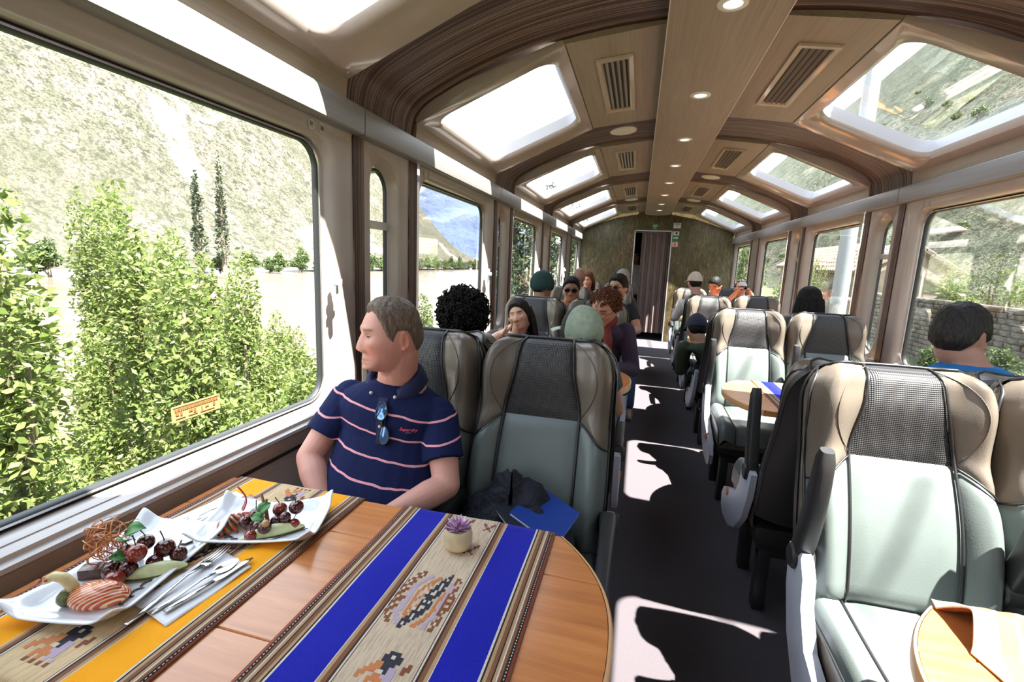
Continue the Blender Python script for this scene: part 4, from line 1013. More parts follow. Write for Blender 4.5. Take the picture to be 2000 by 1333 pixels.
def rebuild(mb, name, mats, voxel, parent=None, smooth=4, keep=None, smfac=.5):
    """one continuous surface from overlapping closed shells"""
    o = mb.build('tmp_shell', mats, recalc=True); md = o.modifiers.new('r', 'REMESH'); md.mode = 'VOXEL'; md.voxel_size = voxel; md.use_smooth_shade = True
    dg = bpy.context.evaluated_depsgraph_get(); me = bpy.data.meshes.new_from_object(o.evaluated_get(dg)); old = o.data
    bpy.data.objects.remove(o, do_unlink=True); bpy.data.meshes.remove(old)
    n = len(me.vertices); co = np.empty(n*3, np.float32); me.vertices.foreach_get('co', co); co = co.reshape(-1, 3)
    ed = np.empty(len(me.edges)*2, np.int32); me.edges.foreach_get('vertices', ed); ed = ed.reshape(-1, 2)
    deg = np.bincount(ed.ravel(), minlength=n).astype(np.float32); deg[deg == 0] = 1
    wt = np.full(n, smfac, np.float32) if keep is None else keep(co)*smfac
    for _ in range(smooth):
        acc = np.zeros_like(co)
        for c in range(3):
            acc[:, c] = np.bincount(ed[:, 0], co[ed[:, 1], c], n)+np.bincount(ed[:, 1], co[ed[:, 0], c], n)
        co = co+(acc/deg[:, None]-co)*wt[:, None]
    me.vertices.foreach_set('co', co.astype(np.float32).ravel()); me.materials.clear()
    for m in (mats if isinstance(mats, (list, tuple)) else [mats]): me.materials.append(m)
    me.polygons.foreach_set('use_smooth', [True]*len(me.polygons)); me.update(); me.name = name
    q = bpy.data.objects.new(name, me); COL.objects.link(q)
    if parent is not None: q.parent = parent
    return q
def co_of(o):
    n = len(o.data.vertices); c = np.empty(n*3, np.float32); o.data.vertices.foreach_get('co', c); return c.reshape(-1, 3)
def set_tone(o, col):
    a = o.data.attributes.new('tone', 'FLOAT_COLOR', 'POINT'); c = np.ones((len(col), 4), np.float32); c[:, :3] = np.clip(col, 0, 1); a.data.foreach_set('color', c.ravel())
def head_local(co, M):
    Mi = np.array(M.inverted(), np.float32); return co @ Mi[:3, :3].T + Mi[:3, 3]
def skin_tone(o, M, base, lip=(.52, .20, .17), brow=None, stubble=0.0, flush=.15):
    co = co_of(o); h = head_local(co, M); x, y, z = h.T; ax = np.abs(x); n = len(co); base = np.array(base, np.float32)
    col = np.tile(base, (n, 1)); inhead = (np.abs(z) < .14) & (ax < .11) & (np.abs(y) < .15)
    fr = (y > .05) & inhead
    def mixc(w, c): 
        nonlocal col
        w = np.clip(w, 0, 1)[:, None]; col = col*(1-w)+np.array(c, np.float32)*w
    mixc(fr*flush*2.2*(gs(ax-.043, .022)*gs(z+.03, .025)+gs(x, .014)*gs(z+.03, .012)*.9), base*np.array([1.02, .62, .56]))
    mixc(inhead*flush*2*S01(.074, .082, ax)*S01(.045, .030, np.abs(z+.005))*S01(.045, .03, np.abs(y+.022)), base*np.array([1.05, .60, .52]))
    if stubble: mixc(fr*stubble*S01(-.035, -.065, z), base*np.array([.55, .52, .52]))
    mixc(fr*1.0*gs(z+.0655, .0085)*gs(x, .0235)**1.0*((y > .07)), lip)
    mixc(fr*.75*gs(z+.0658, .0016)*gs(x, .026), np.array(lip)*.35)
    if brow is not None: mixc(fr*1.15*gs(z-(.034-.05*(ax-.03)**2/.03), .0046)*S01(.009, .014, ax)*S01(.056, .045, ax), brow)
    mixc(fr*.5*gs(ax-.031, .016)*gs(z-.016, .010), base*np.array([.62, .48, .45]))
    mixc(fr*.8*gs(ax-.009, .0038)*gs(z+.0400, .003), base*.25)
    set_tone(o, col)
HAIRLINES = {
 'woman': [(0, .074), (25, .066), (45, .044), (60, .012), (76, -.03), (90, -.06), (110, -.09), (180, -.12)],
 'short': [(0, .080), (22, .088), (42, .078), (60, .050), (72, .008), (82, -.012), (90, .022), (108, .020), (122, -.030), (150, -.062), (180, -.066)],
 'full': [(0, .070), (25, .072), (45, .058), (62, .030), (76, -.005), (90, .004), (110, -.02), (130, -.06), (180, -.085)],
 'long': [(0, .072), (25, .066), (45, .040), (60, -.01), (72, -.06), (90, -.11), (180, -.13)],
 'balding': [(0, .20), (30, .13), (55, .085), (75, .030), (90, .03), (110, 0.0), (135, -.055), (180, -.07)]}
def hair_cap(M, style, thick, mat, parent, seed=0, rough=.0035, top=0.0, nu=110, nv=84, **kw):
    th = np.linspace(0.01, PI-.01, nv+1); ph = np.linspace(-PI, PI, nu, endpoint=False); T, Ph = np.meshgrid(th, ph, indexing='ij')
    x, y, z = head_surface(T, Ph, **kw); az = np.abs(np.degrees(Ph)); hl = HAIRLINES[style]; zm = np.interp(az, [a for a, _ in hl], [b for _, b in hl])
    w = S01(-.004, .018, z-zm); nx, ny, nz = x/.0765**2, y/.098**2, z/.118**2; ln = np.sqrt(nx*nx+ny*ny+nz*nz)+1e-9
    rs = np.random.RandomState(seed); nn = np.zeros_like(x); fx = x.ravel(); fy = y.ravel(); fz = z.ravel()
    nn = np.array([noise.noise(Vector((a*90+seed, b*90, c*34)))+.5*noise.noise(Vector((a*260, b*260+seed, c*80))) for a, b, c in zip(fx, fy, fz)]).reshape(x.shape)
    off = (thick+top*S01(.03, .1, z))*w - .004*(1-w) + rough*nn*w
    X_, Y_, Z_ = x+nx/ln*off, y+ny/ln*off, z+nz/ln*off
    vs = [M @ Vector(p) for p in zip(X_.ravel(), Y_.ravel(), Z_.ravel())]; fs = []; ok = (w > .02).ravel()
    for i in range(nv):
        for j in range(nu):
            q = (i*nu+j, (i+1)*nu+j, (i+1)*nu+(j+1) % nu, i*nu+(j+1) % nu)
            if any(ok[a] for a in q): fs.append(q)
    m = MB(); m.add(vs, fs); o = m.build('hair', mat, parent, smooth=180)
    bm = bmesh.new(); bm.from_mesh(o.data); bmesh.ops.delete(bm, geom=[v for v in bm.verts if not v.link_faces], context='VERTS'); bm.to_mesh(o.data); bm.free(); return o
def curls(M, n, rad, seed, mat, parent, cr=.008, tr=.0030, zmin=-.05, front=.045, squash=(1, 1, 1)):
    rs = random.Random(seed); m = MB()
    m.ball((0, 0, 0), 1, 20, 14, T=(M @ Matrix.Translation((0, -.018, .030)) @ Matrix.Diagonal((rad*.86*squash[0], rad*.86*squash[1], rad*.84*squash[2], 1))))
    for i in range(n):
        d = Vector((rs.gauss(0, 1), rs.gauss(0, 1), rs.gauss(0, 1))).normalized()
        if d.y > front*10 and d.z < .35: continue
        if d.z < zmin*10: continue
        b = Vector((d.x*rad*squash[0], d.y*rad*squash[1]-.018, d.z*rad*squash[2]+.030))*1.0; u = d.orthogonal().normalized(); v = d.cross(u)
        L = rs.uniform(.012, .034); k = 13; a0 = rs.uniform(0, 6); c = cr*rs.uniform(.7, 1.3)
        t_ = (d+Vector((rs.gauss(0, .5), rs.gauss(0, .5), rs.gauss(0, .5)))).normalized(); u = t_.orthogonal().normalized(); v = t_.cross(u)
        m.tube([M @ (b-d*.018+t_*L*j/k+(u*math.cos(a0+j*.85)+v*math.sin(a0+j*.85))*c) for j in range(k+1)], tr*rs.uniform(.8, 1.2), 4)
    o = m.build('hair', mat, parent, smooth=180); o['kind'] = 'stuff'; return o
def eyes(M, parent, iris=(.16, .10, .05), lid=None, skin=(.6, .4, .3), closed=False):
    for s in (-1, 1):
        e = MB(); c = Vector((s*.031, .0690, .0125))
        if not closed:
            m = MB(); m.ball((0, 0, 0), 1, 14, 10, T=M @ Matrix.Translation(c) @ Matrix.Scale(.0122, 4)); m.cur = 1
            m.lathe([(0, .00), (.0058, -.0004)], 14, M @ Matrix.Translation(c+Vector((0, .01235, 0))) @ Matrix.Rotation(-PI/2, 4, 'X'), cap=False); m.cur = 2
            m.lathe([(0, .0004), (.0026, .0003)], 10, M @ Matrix.Translation(c+Vector((0, .0125, 0))) @ Matrix.Rotation(-PI/2, 4, 'X'), cap=False)
            m.build('eye', [P('eye_white', (.70, .66, .62), .25), P('iris_%02d' % int(iris[0]*100), iris, .25), P('pupil', (.01, .01, .01), .2)], parent, smooth=180)
        ld = MB()
        def fn(p, q, lo=-.15):
            a = (p-.5)*2.2; t = (0.75-(.75-(-.95 if closed else .06))*q)
            return M @ (c+Vector((math.sin(a)*math.cos(t*1.0), math.cos(a)*math.cos(t), math.sin(t)))*.0131)
        ld.grid(fn, 10, 6)
        ld.add(*[[], []])
        def fn2(p, q):
            a = (p-.5)*2.2; t = -.95+.58*q; return M @ (c+Vector((math.sin(a)*math.cos(t), math.cos(a)*math.cos(t), math.sin(t)))*.0130)
        ld.grid(fn2, 10, 4)
        lash = MB(); tt = -.95 if closed else .06
        lash.tube([M @ (c+Vector((math.sin(a)*math.cos(tt), math.cos(a)*math.cos(tt), math.sin(tt)))*.0134) for a in np.linspace(-1.0, 1.0, 9)], [.0004, .0009, .0011, .0012, .0012, .0012, .0011, .0009, .0004], 5)
        lash.build('eyelashes', P('lash_dark', (.02, .012, .01), .7), parent, smooth=180)
        ld.build('eyelid', P('lid_%d' % int(skin[0]*1000), tuple(q*w for q, w in zip(skin, (.86, .74, .70))), .5), parent, smooth=180)
def torso(mb, J, f=1.0, add=0.0, top=True, belly=1.0, low=True):
    pel, che, nek = Vector(J['pelvis']), Vector(J['chest']), Vector(J['neck']); sl_, sr_ = Vector(J['sl']), Vector(J['sr'])
    ax = (sl_-sr_).normalized(); w = (sl_-sr_).length/2
    mid = pel.lerp(che, .5); fwd = Vector(J['fwd']); R = []
    def ay(c): return fwd
    q = [(pel+Vector((0, 0, -.095)), .115, .10), (pel+Vector((0, 0, -.05)), .165, .125), (pel, .172, .135*(.8+.2*belly)), (pel.lerp(che, .33)+fwd*.012*belly, .165*(.88+.12*belly), .130*belly), (pel.lerp(che, .66)+fwd*.008, .163, .122*(.6+.4*belly)), (che, w*.95, .118), (che.lerp(nek, .45), w*1.10, .105), (che.lerp(nek, .68), w*.97, .092), (che.lerp(nek, .88), w*.58, .074), (nek, .062, .062)]
    if not low: q = q[2:]
    sc = J.get('scale', 1.0)
    for c, rx, ry in q: R.append(ring_ell(c, ax, fwd, rx*sc*f+add, ry*sc*f+add, 24, 2.3))
    mb.rings(R, True, True)
def make_person(loc, rz, label, J, skin, shirt, hairfn, opts=None, name='person', group=None):
    """J: joints in the local frame (faces +Y); loc: floor point below the hips"""
    op = dict(voxel=.0075, sleeve=.55, trousers=(.03, .03, .04), brow=(.05, .035, .025), stubble=0, eyes=True, closed=False, glasses=None, fat=0.0, jaw=1.0, nose=1.0, belly=1.0, legs=True, lip=(.48, .2, .17), shirt_mat=None, iris=(.10, .06, .035), flush=.15, flare=0.0, hands=True, curl=.55)
    op.update(opts or {})
    T = Matrix.Translation(loc) @ Matrix.Rotation(rz, 4, 'Z')
    W_ = {k: (T @ Vector(v) if k not in ('fwd', 'face', 'tilt', 'scale', 'palm_l', 'palm_r') else v) for k, v in J.items()}
    W_['fwd'] = (T.to_3x3() @ Vector(J.get('fwd', (0, 1, 0)))).normalized()
    hd = Vector(W_['head']); fdir = (T.to_3x3() @ Vector(J.get('face', (0, 1, 0)))).normalized()
    upv = (T.to_3x3() @ Vector(J.get('tilt', (0, 0, 1)))).normalized(); xr = fdir.cross(upv).normalized(); upv = xr.cross(fdir).normalized()
    hs = op.get('hscale', 1.0)
    M = Matrix(((xr.x*hs, fdir.x*hs, upv.x*hs, hd.x), (xr.y*hs, fdir.y*hs, upv.y*hs, hd.y), (xr.z*hs, fdir.z*hs, upv.z*hs, hd.z), (0, 0, 0, 1)))
    mb = MB(); head_mesh(mb, M, fat=op['fat'], jaw=op['jaw'], nose=op['nose'])
    for s in (-1, 1): ear(mb, M, s)
    nb_ = M @ Vector((0, -.030, -.055)); nk = Vector(W_['neck'])
    limb(mb, [nb_, nk.lerp(nb_, .45), nk-Vector((0, 0, .03))], [.056*(1+.12*op['fat']), .057*(1+.15*op['fat']), .066], 18)
    limb(mb, [M @ Vector((0, .012, -.072)), nk.lerp(nb_, .35)+W_['fwd']*.006], [.040, .050], 14, 5)
    torso(mb, W_, belly=op['belly'])
    for s, a, b, c in (('l', 'sl', 'el', 'wl'), ('r', 'sr', 'er', 'wr')):
        A, B, Cc = Vector(W_[a]), Vector(W_[b]), Vector(W_[c]); k = op.get('armk', 1.0)
        limb(mb, [A, A.lerp(B, .5), B], [.054*k, .048*k, .041*k], 16); limb(mb, [B, B.lerp(Cc, .3), Cc], [.041*k, .043*k, .0275*k], 16)
        pn = J.get('palm_'+s); pn = (T.to_3x3() @ Vector(pn)) if pn is not None else None
        if op['hands']: hand(mb, Cc, B, -1 if s == 'l' else 1, op['curl'], 1.0, pn)
    if op['legs']:
        for s in (-1, 1):
            hip = T @ Vector((s*.09, .02+J['pelvis'][1], J['pelvis'][2]-.02)); kn = T @ Vector(J.get('kl' if s < 0 else 'kr', (s*.12, J['pelvis'][1]+.43, .56))); an = T @ Vector(J.get('al' if s < 0 else 'ar', (s*.12, J['pelvis'][1]+.42, .10)))
            limb(mb, [hip, kn], [.078, .056], 14, 5); limb(mb, [kn, kn.lerp(an, .3)-W_['fwd']*.012, an], [.055, .054, .036], 14, 5)
            limb(mb, [an+Vector((0, 0, -.045)), an+W_['fwd']*.15+Vector((0, 0, -.062))], [.042, .032], 12, 4)
    def keep(co):
        h = head_local(co, M)/1.0; r = np.sqrt((h[:, 0]/.10)**2+(h[:, 1]/.13)**2+(h[:, 2]/.135)**2); return 1-.9*(r < 1.02)
    body = rebuild(mb, name, m_skin, op['voxel'], None, 5, keep)
    tag(body, label, 'person', group)
    skin_tone(body, M, skin, op['lip'], op['brow'], op['stubble'], op['flush'])
    # clothes
    sm = op['shirt_mat'] or P('cloth_%s' % '_'.join('%d' % int(c*100) for c in shirt), shirt, .85, var=.12, vscale=25, bump=.35, bscale=60, bdist=.004)
    c = MB(); torso(c, W_, 1.05, .013, belly=op['belly'])
    for a, b, d in (('sl', 'el', 'wl'), ('sr', 'er', 'wr')):
        A, B, Cc = Vector(W_[a]), Vector(W_[b]), Vector(W_[d]); k = op.get('armk', 1.0); f = op['sleeve']
        if f <= 1: c.tube([A.lerp(B, t) for t in np.linspace(0, f, 7)], [(.064+.004*op['flare']*t)*k for t in np.linspace(0, 1, 7)], 18); c.ball(A, op.get('shr', .060)*k, 16, 12)
        else: limb(c, [A, B, B.lerp(Cc, min(.95, f-1))], [.064*k, .052*k, .040*k], 16)
    sh = rebuild(c, 'shirt', sm, op['voxel']*.9, body, 6)
    if op['legs']:
        c = MB()
        for s in (-1, 1):
            hip = T @ Vector((s*.09, .02+J['pelvis'][1], J['pelvis'][2]-.02)); kn = T @ Vector(J.get('kl' if s < 0 else 'kr', (s*.12, J['pelvis'][1]+.43, .56))); an = T @ Vector(J.get('al' if s < 0 else 'ar', (s*.12, J['pelvis'][1]+.42, .10)))
            limb(c, [hip, kn], [.090, .069], 14, 5); limb(c, [kn, an+Vector((0, 0, .02))], [.068, .055], 14, 5)
        pv = T @ Vector(J['pelvis']); c.rings([ring_ell(pv+Vector((0, 0, dz)), Vector(W_['sl']-W_['sr']).normalized(), W_['fwd'], rx, ry, 20) for dz, rx, ry in ((-.10, .13, .11), (-.06, .178, .138), (-.01, .178, .142))], True, True)
        rebuild(c, 'trousers', P('trousers_%s' % '_'.join('%d' % int(q*100) for q in op['trousers']), op['trousers'], .85, var=.2, vscale=30), .011, body, 5)
        sh_ = MB()
        for s in (-1, 1):
            an = T @ Vector(J.get('al' if s < 0 else 'ar', (s*.12, J['pelvis'][1]+.42, .10))); R = []
            for t, wx, h in ((-.075, .030, .055), (-.05, .042, .085), (.02, .045, .085), (.08, .049, .06), (.15, .046, .045), (.19, .030, .032)):
                cc = an+W_['fwd']*t; cc.z = an.z-.098+h/2; R.append(ring_ell(cc, Vector((W_['fwd'].y, -W_['fwd'].x, 0)), Vector((0, 0, 1)), wx, h/2, 14, 3))
            m = MB().rings(R, True, True); m.build('shoe', P('shoe_%s' % '_'.join('%d' % int(q*100) for q in op.get('shoe', (.03, .03, .03))), op.get('shoe', (.03, .03, .03)), .5), body, smooth=60)
    if op['eyes']: eyes(M, body, op['iris'], None, skin, op['closed'])
    if hairfn: hairfn(M, body)
    if op['glasses']:
        g = MB(); kind = op['glasses']
        for s in (-1, 1):
            cx = s*.033
            pts = [M @ Vector((cx+.026*math.cos(t)*(1 if True else 1), .100-.12*(abs(cx+.026*math.cos(t)))**1.6, .010+.019*math.sin(t))) for t in np.linspace(0, 2*PI, 18, endpoint=False)]
            g.tube(pts, .0022 if kind == 'sun' else .0015, 5, closed=True)
            g.tube([M @ Vector((s*.059, .094, .014)), M @ Vector((s*.079, .06, .016)), M @ Vector((s*.081, -.015, .010))], .0022, 5)
            if kind == 'sun':
                g.add([M @ Vector((0.0+cx, .1005, .010))]+[tuple(p) for p in pts], [(0, 1+i, 1+(i+1) % 18) for i in range(18)])
        g.tube([M @ Vector((-.008, .101, .015)), M @ Vector((0, .104, .017)), M @ Vector((.008, .101, .015))], .002, 5)
        g.build('sunglasses' if kind == 'sun' else 'spectacles', P('black_lens', (.012, .012, .014), .08) if kind == 'sun' else P('spectacle_rim', (.12, .05, .03), .3), body, smooth=60)
    return body, M, sh, W_
SK_P, SK_T, SK_B = (.52, .285, .215), (.40, .225, .145), (.25, .135, .085)
def polo():
    k = Nd('navy_striped_jersey'); c = k.n('TexCoord'); sp = k.n('SeparateXYZ', {0: c.outputs['Object']})
    w = k.noise(k.coord((5, 5, 5)), 1.0, 3)
    hh = k.math('ADD', sp.outputs['Z'], k.math('MULTIPLY', w, .030)); xo = k.math('ADD', sp.outputs['X'], .585); hh = k.math('ADD', hh, k.math('MINIMUM', k.math('MULTIPLY', xo, .17), k.math('MULTIPLY', xo, -.22)))
    fr = k.math('FRACT', k.math('DIVIDE', hh, .0655)); ln = k.math('MULTIPLY', k.math('LESS_THAN', fr, .092), k.math('LESS_THAN', sp.outputs['Z'], 1.052))
    f = k.noise(k.coord(), 420, 3, .6)
    base = k.mix(f, (.004, .007, .038), (.010, .016, .075)); k.set(k.b, 'Base Color', k.mix(ln, base, (.74, .33, .38)))
    k.b.inputs['Roughness'].default_value = .9; k.b.inputs['Specular IOR Level'].default_value = .2
    k.bump(k.math('ADD', k.math('MULTIPLY', f, .15), k.noise(k.coord((14, 14, 7)), 1.0, 3, .5, .8)), .5, .012); return k.m
m_polo = polo(); m_navy = P('navy_knit', (.010, .014, .065), .85, var=.2, vscale=200, bump=.2, bscale=600)
h_grey = hair_mat('hair_grey_brown', (.155, .115, .09)); h_black = hair_mat('hair_black', (.008, .007, .007), rough=.6); h_dark = hair_mat('hair_dark_brown', (.018, .011, .008), rough=.6); h_red = hair_mat('hair_red_brown', (.13, .045, .022)); h_silver = hair_mat('hair_silver', (.34, .33, .32)); h_salt = hair_mat('hair_dark_grey', (.032, .028, .027))
def J_seat(head=(0, .12, 1.24), face=(0, 1, 0), tilt=(0, 0, 1), lean=(0, 0), **kw):
    lx, ly = lean
    J = dict(pelvis=(0, .14, .635), chest=(lx*.55, .055+ly*.55, .925), neck=(lx, .05+ly, 1.085), head=(head[0], head[1], head[2]), face=face, tilt=tilt,
             sl=(-.165+lx*.9, .05+ly*.9, 1.035), sr=(.165+lx*.9, .05+ly*.9, 1.035), el=(-.235+lx*.5, .12+ly*.5, .80), er=(.235+lx*.5, .12+ly*.5, .80), wl=(-.13, .36, .72), wr=(.13, .36, .72))
    J.update(kw); return J
# --- the man in the striped polo shirt (local frame turned half round, hips at the left window seat)
mx, my = -.755, 1.46
def wl_(x, y, z): return (-(x-mx), -(y-my), z)
Jm = dict(pelvis=wl_(-.745, 1.315, .645), chest=wl_(-.742, 1.385, .905), neck=wl_(-.735, 1.385, 1.068), head=wl_(-.728, 1.325, 1.222), face=(.68, .73, -.05), tilt=(-.03, -.06, 1),
          sl=wl_(-.590, 1.385, .970), sr=wl_(-.900, 1.375, 1.000), el=wl_(-.515, 1.285, .785), er=wl_(-.968, 1.245, .825), wl=wl_(-.635, 1.115, .745), wr=wl_(-.850, 1.155, .705), fwd=(0, 1, .06), palm_l=(0, 0, -1), palm_r=(0, 0, -1))
# local x is mirrored: his left arm is at local -x
def man_hair(M, b): hair_cap(M, 'short', .0065, h_grey, b, 3, .0030, .010)
man, Mm, man_shirt, Wm = make_person((mx, my, 0), PI, 'fair man in a navy polo with thin pink stripes, gazing out of the left window', Jm, (.60, .305, .245), (0, 0, 0), man_hair,
    dict(voxel=.0034, sleeve=.66, shirt_mat=m_polo, trousers=(.05, .05, .06), belly=1.18, fat=.55, armk=1.0, shr=.056, hscale=.94, jaw=.85, brow=(.22, .13, .09), stubble=.22, flush=.30, iris=(.12, .2, .26), lip=(.46, .15, .14), nose=1.0))
cl = MB()
nkc = Vector(Wm['neck'])+Vector((0, -.008, .012))
def colf(p, q):
    a = math.radians(-150+300*p)+PI/2; flare = [.070, .074, .088, .102][min(3, int(q*3+.01))]; hz = [.006, .040, .030, -.006][min(3, int(q*3+.01))]
    fr_ = max(0, abs(p-.5)*2-.6)/.4
    return (nkc.x+math.cos(a)*flare*1.03, nkc.y+math.sin(a)*flare*.98-.004, nkc.z+hz-.030*fr_*(1)-.010+.022*math.sin(a)*1.0)
cl.grid(colf, 40, 3); co_ = cl.build('collar', m_navy, man, smooth=180)
md = co_.modifiers.new('thick', 'SOLIDIFY'); md.thickness = .0035
from mathutils.bvhtree import BVHTree
def bvh(o): return BVHTree.FromPolygons([tuple(v.co) for v in o.data.vertices], [tuple(p.vertices) for p in o.data.polygons])
bt = bvh(man_shirt)
def onshirt(x, z, off=.003, y0=.7):
    h = bt.ray_cast(Vector((x, y0, z)), Vector((0, 1, 0))); y = h[0].y if h[0] else 1.2
    return Vector((x, y-off, z))
pk = MB(); pts = [onshirt(-.728+.008*(i/8), 1.035-.15*i/8, .0015) for i in range(9)]
pk.grid(lambda p, q: onshirt(-.728+.010*q+(p-.5)*.030, 1.038-.135*q, .0028), 4, 12); pk.build('placket', m_navy, man_shirt, smooth=180)
bu = MB()
for z in (.995, .955): bu.ball(onshirt(-.724, z, .004), .0052, 8, 6)
for q in ((-.690, 1.043), (-.768, 1.050)): bu.ball(onshirt(q[0], q[1], .012), .0055, 8, 6)
bu.build('button', P('pale_button', (.6, .58, .55), .3), man_shirt, smooth=180)
def text_on(txt, x, z, size, rot, mat, name, parent, proj, italic=0.0):
    cu = bpy.data.curves.new('t', 'FONT'); cu.body = txt; cu.size = size; cu.shear = italic; cu.offset = size*.012; cu.align_x = 'CENTER'; o = bpy.data.objects.new('t', cu); COL.objects.link(o)
    me = bpy.data.meshes.new_from_object(o.evaluated_get(bpy.context.evaluated_depsgraph_get())); bpy.data.objects.remove(o, do_unlink=True)
    c, s = math.cos(rot), math.sin(rot)
    for v in me.vertices: u, w = v.co.x, v.co.y; v.co = proj(u*c-w*s, u*s+w*c)
    me.materials.append(mat); q = bpy.data.objects.new(name, me); COL.objects.link(q)
    if parent is not None: q.parent = parent
    return q
m_logo = P('pink_embroidery', (.80, .10, .16), .7)
text_on('Superdry', 0, 0, .0135, -.10, m_logo, 'chest_logo', man_shirt, lambda u, w: onshirt(-.640+u, .945+w, .0035), .35)
text_on('SUPPLY', 0, 0, .0052, -.10, P('dull_rose_thread', (.45, .16, .22), .7), 'chest_logo', man_shirt, lambda u, w: onshirt(-.638+u, .938+w, .0035), .1)
# sunglasses hanging from the collar
sg = empty('sunglasses', onshirt(-.716, .985, .012), 0, 'dark sunglasses with bluish lenses hanging from the striped polo placket', 'sunglasses')
ml = P('blue_mirror_lens', (.10, .20, .42), .06, metal=.7); g0 = sg.location.copy()
for i, (dx, dz) in enumerate(((-.004, .018), (.010, -.052))):
    m = MB(); pts = [onshirt(g0.x+dx+.017*math.cos(t)*(1-.15*math.sin(t)), g0.z+dz+.027*math.sin(t), .012)-g0 for t in np.linspace(0, 2*PI, 20, endpoint=False)]
    m.add([sum(pts, Vector())/20+Vector((0, -.003, 0))]+pts, [(0, 1+k, 1+(k+1) % 20) for k in range(20)]); m.build('lens', ml, sg, smooth=180)
    MB().tube(pts, .0022, 6, closed=True).build('rim', P('black_frame', (.012, .012, .014), .3), sg, smooth=180)
MB().tube([onshirt(g0.x+.0, g0.z-.010, .013)-g0, onshirt(g0.x+.006, g0.z-.026, .013)-g0], .0025, 6).build('bridge', P('black_frame', (.012, .012, .014), .3), sg, smooth=180)
MB().tube([onshirt(g0.x-.015, g0.z+.045, .012)-g0, onshirt(g0.x-.004, g0.z+.010, .006)-g0, onshirt(g0.x+.004, g0.z-.075, .006)-g0], .0022, 6).build('temple', P('black_frame', (.012, .012, .014), .3), sg, smooth=180)

# --- the other passengers.  rz = PI faces the camera, rz = 0 faces the far end
def hp(side, pl, dr, row, dx=0.0, dy=0.0):
    o = seat_objs[(side, pl, dr, row)]; return (o.location.x+dx, o.location.y+dy, 0), (PI if dr == 'f' else 0.0)
def cap_mesh(M, parent, col, col2=None, brim=(0, 1), name='cap', off=.011, zlim=.030, nm='cap'):
    th = np.linspace(.01, math.acos(max(-.95, zlim/.118)), 20); ph = np.linspace(-PI, PI, 40, endpoint=False); T, Ph = np.meshgrid(th, ph, indexing='ij'); x, y, z = head_surface(T, Ph)
    k = 1+off*11; pts = [M @ Vector((a*k, b*k-.002, c+off*1.3*(1-.5*i_/800))) for i_, (a, b, c) in enumerate(zip(x.ravel(), y.ravel(), z.ravel()))]
    m = MB(); fs = []
    for i in range(19):
        for j in range(40): fs.append((i*40+j, (i+1)*40+j, (i+1)*40+(j+1) % 40, i*40+(j+1) % 40))
    m.add(pts, fs); m.add([pts[j] for j in range(40)], [tuple(range(40))])
    c = m.build(name, [P('capcloth_%s_%d' % (nm, int(col[1]*100)), col, .8, var=.15, vscale=40, bump=.4, bscale=30, bdist=.004)]+([P('capcloth2_%d' % int(col2[0]*1000), col2, .85)] if col2 else []), parent, smooth=180)
    if col2:
        n = len(c.data.polygons)
        for p in c.data.polygons:
            h = M.inverted() @ Vector(p.center)
            if abs(math.atan2(h.x, h.y)) < 1.35 and h.z < .135: p.material_index = 1
    if brim:
        b = MB(); a0 = math.atan2(brim[0], brim[1])
        def bf(p, q): a = a0+(p-.5)*1.9; r = .102+.070*q*math.cos((p-.5)*2.0); return M @ Vector((math.sin(a)*r*.88, math.cos(a)*r, max(zlim, .012)+.012-.016*q*q-.05*((p-.5)**2)))
        b.grid(bf, 16, 6); bo = b.build('cap_brim', P('capcloth_%s_%d' % (nm, int(col[1]*100)), col) if not col2 else P('pale_brim', (.52, .56, .50), .8), parent, smooth=180); md = bo.modifiers.new('t', 'SOLIDIFY'); md.thickness = .003
    return c
def long_hair(M, b, mat, ln=.24, n=70, seed=1, front=.06, sway=0.0):
    hair_cap(M, 'woman', .012, mat, b, seed, .003, .008); rs = random.Random(seed); m = MB()
    for i in range(n):
        a = math.radians(rs.uniform(92, 268)); d = Vector((math.sin(a), math.cos(a), 0)); p0 = Vector((d.x*.080, d.y*.100-.006, rs.uniform(-.02, .05)))
        L = ln*rs.uniform(.7, 1.1); o = rs.uniform(.0, .018)
        pts = [M @ (p0+d*(.004+o*math.sin(PI*t*.8))+Vector((sway*t*t, 0, -L*t))) for t in np.linspace(0, 1, 8)]
        m.tube(pts, [.013, .0135, .013, .012, .011, .009, .007, .003], 6)
    o = m.build('hair_length', mat, b, smooth=180); return o
def cap_hair(style, thick, mat, seed=0, top=0.0, rough=.0035): return lambda M, b: hair_cap(M, style, thick, mat, b, seed, rough, top)
people = []
def pers(*a, **k): r = make_person(*a, **k); people.append(r); return r
# 1 black curly hair, window seat back to back with the man
l, r = hp('L', 'window', 'b', 0, dx=-.02)
pers(l, r, 'person with a big black curly afro seated behind the striped-shirt man', J_seat(head=(0, .05, 1.185)), SK_B, (.03, .03, .035), lambda M, b: curls(M, 900, .125, 4, h_black, b, .009, .0032, -.09, .05), dict(eyes=False))
# 2 green cap
l, r = hp('L', 'aisle', 'b', 0)
def capfn(M, b): hair_cap(M, 'full', .006, h_dark, b, 2); cap_mesh(M, b, (.27, .33, .25), (.020, .026, .022), (0, 1), zlim=-.060, nm='green')
pers(l, r, 'person in a grey-green cap with dark mesh panel, brim to the left', J_seat(head=(.050, .11, 1.150), face=(-.72, .66, -.05), tilt=(0.02, .1, 1)), SK_T, (.06, .07, .08), capfn, dict(eyes=False))
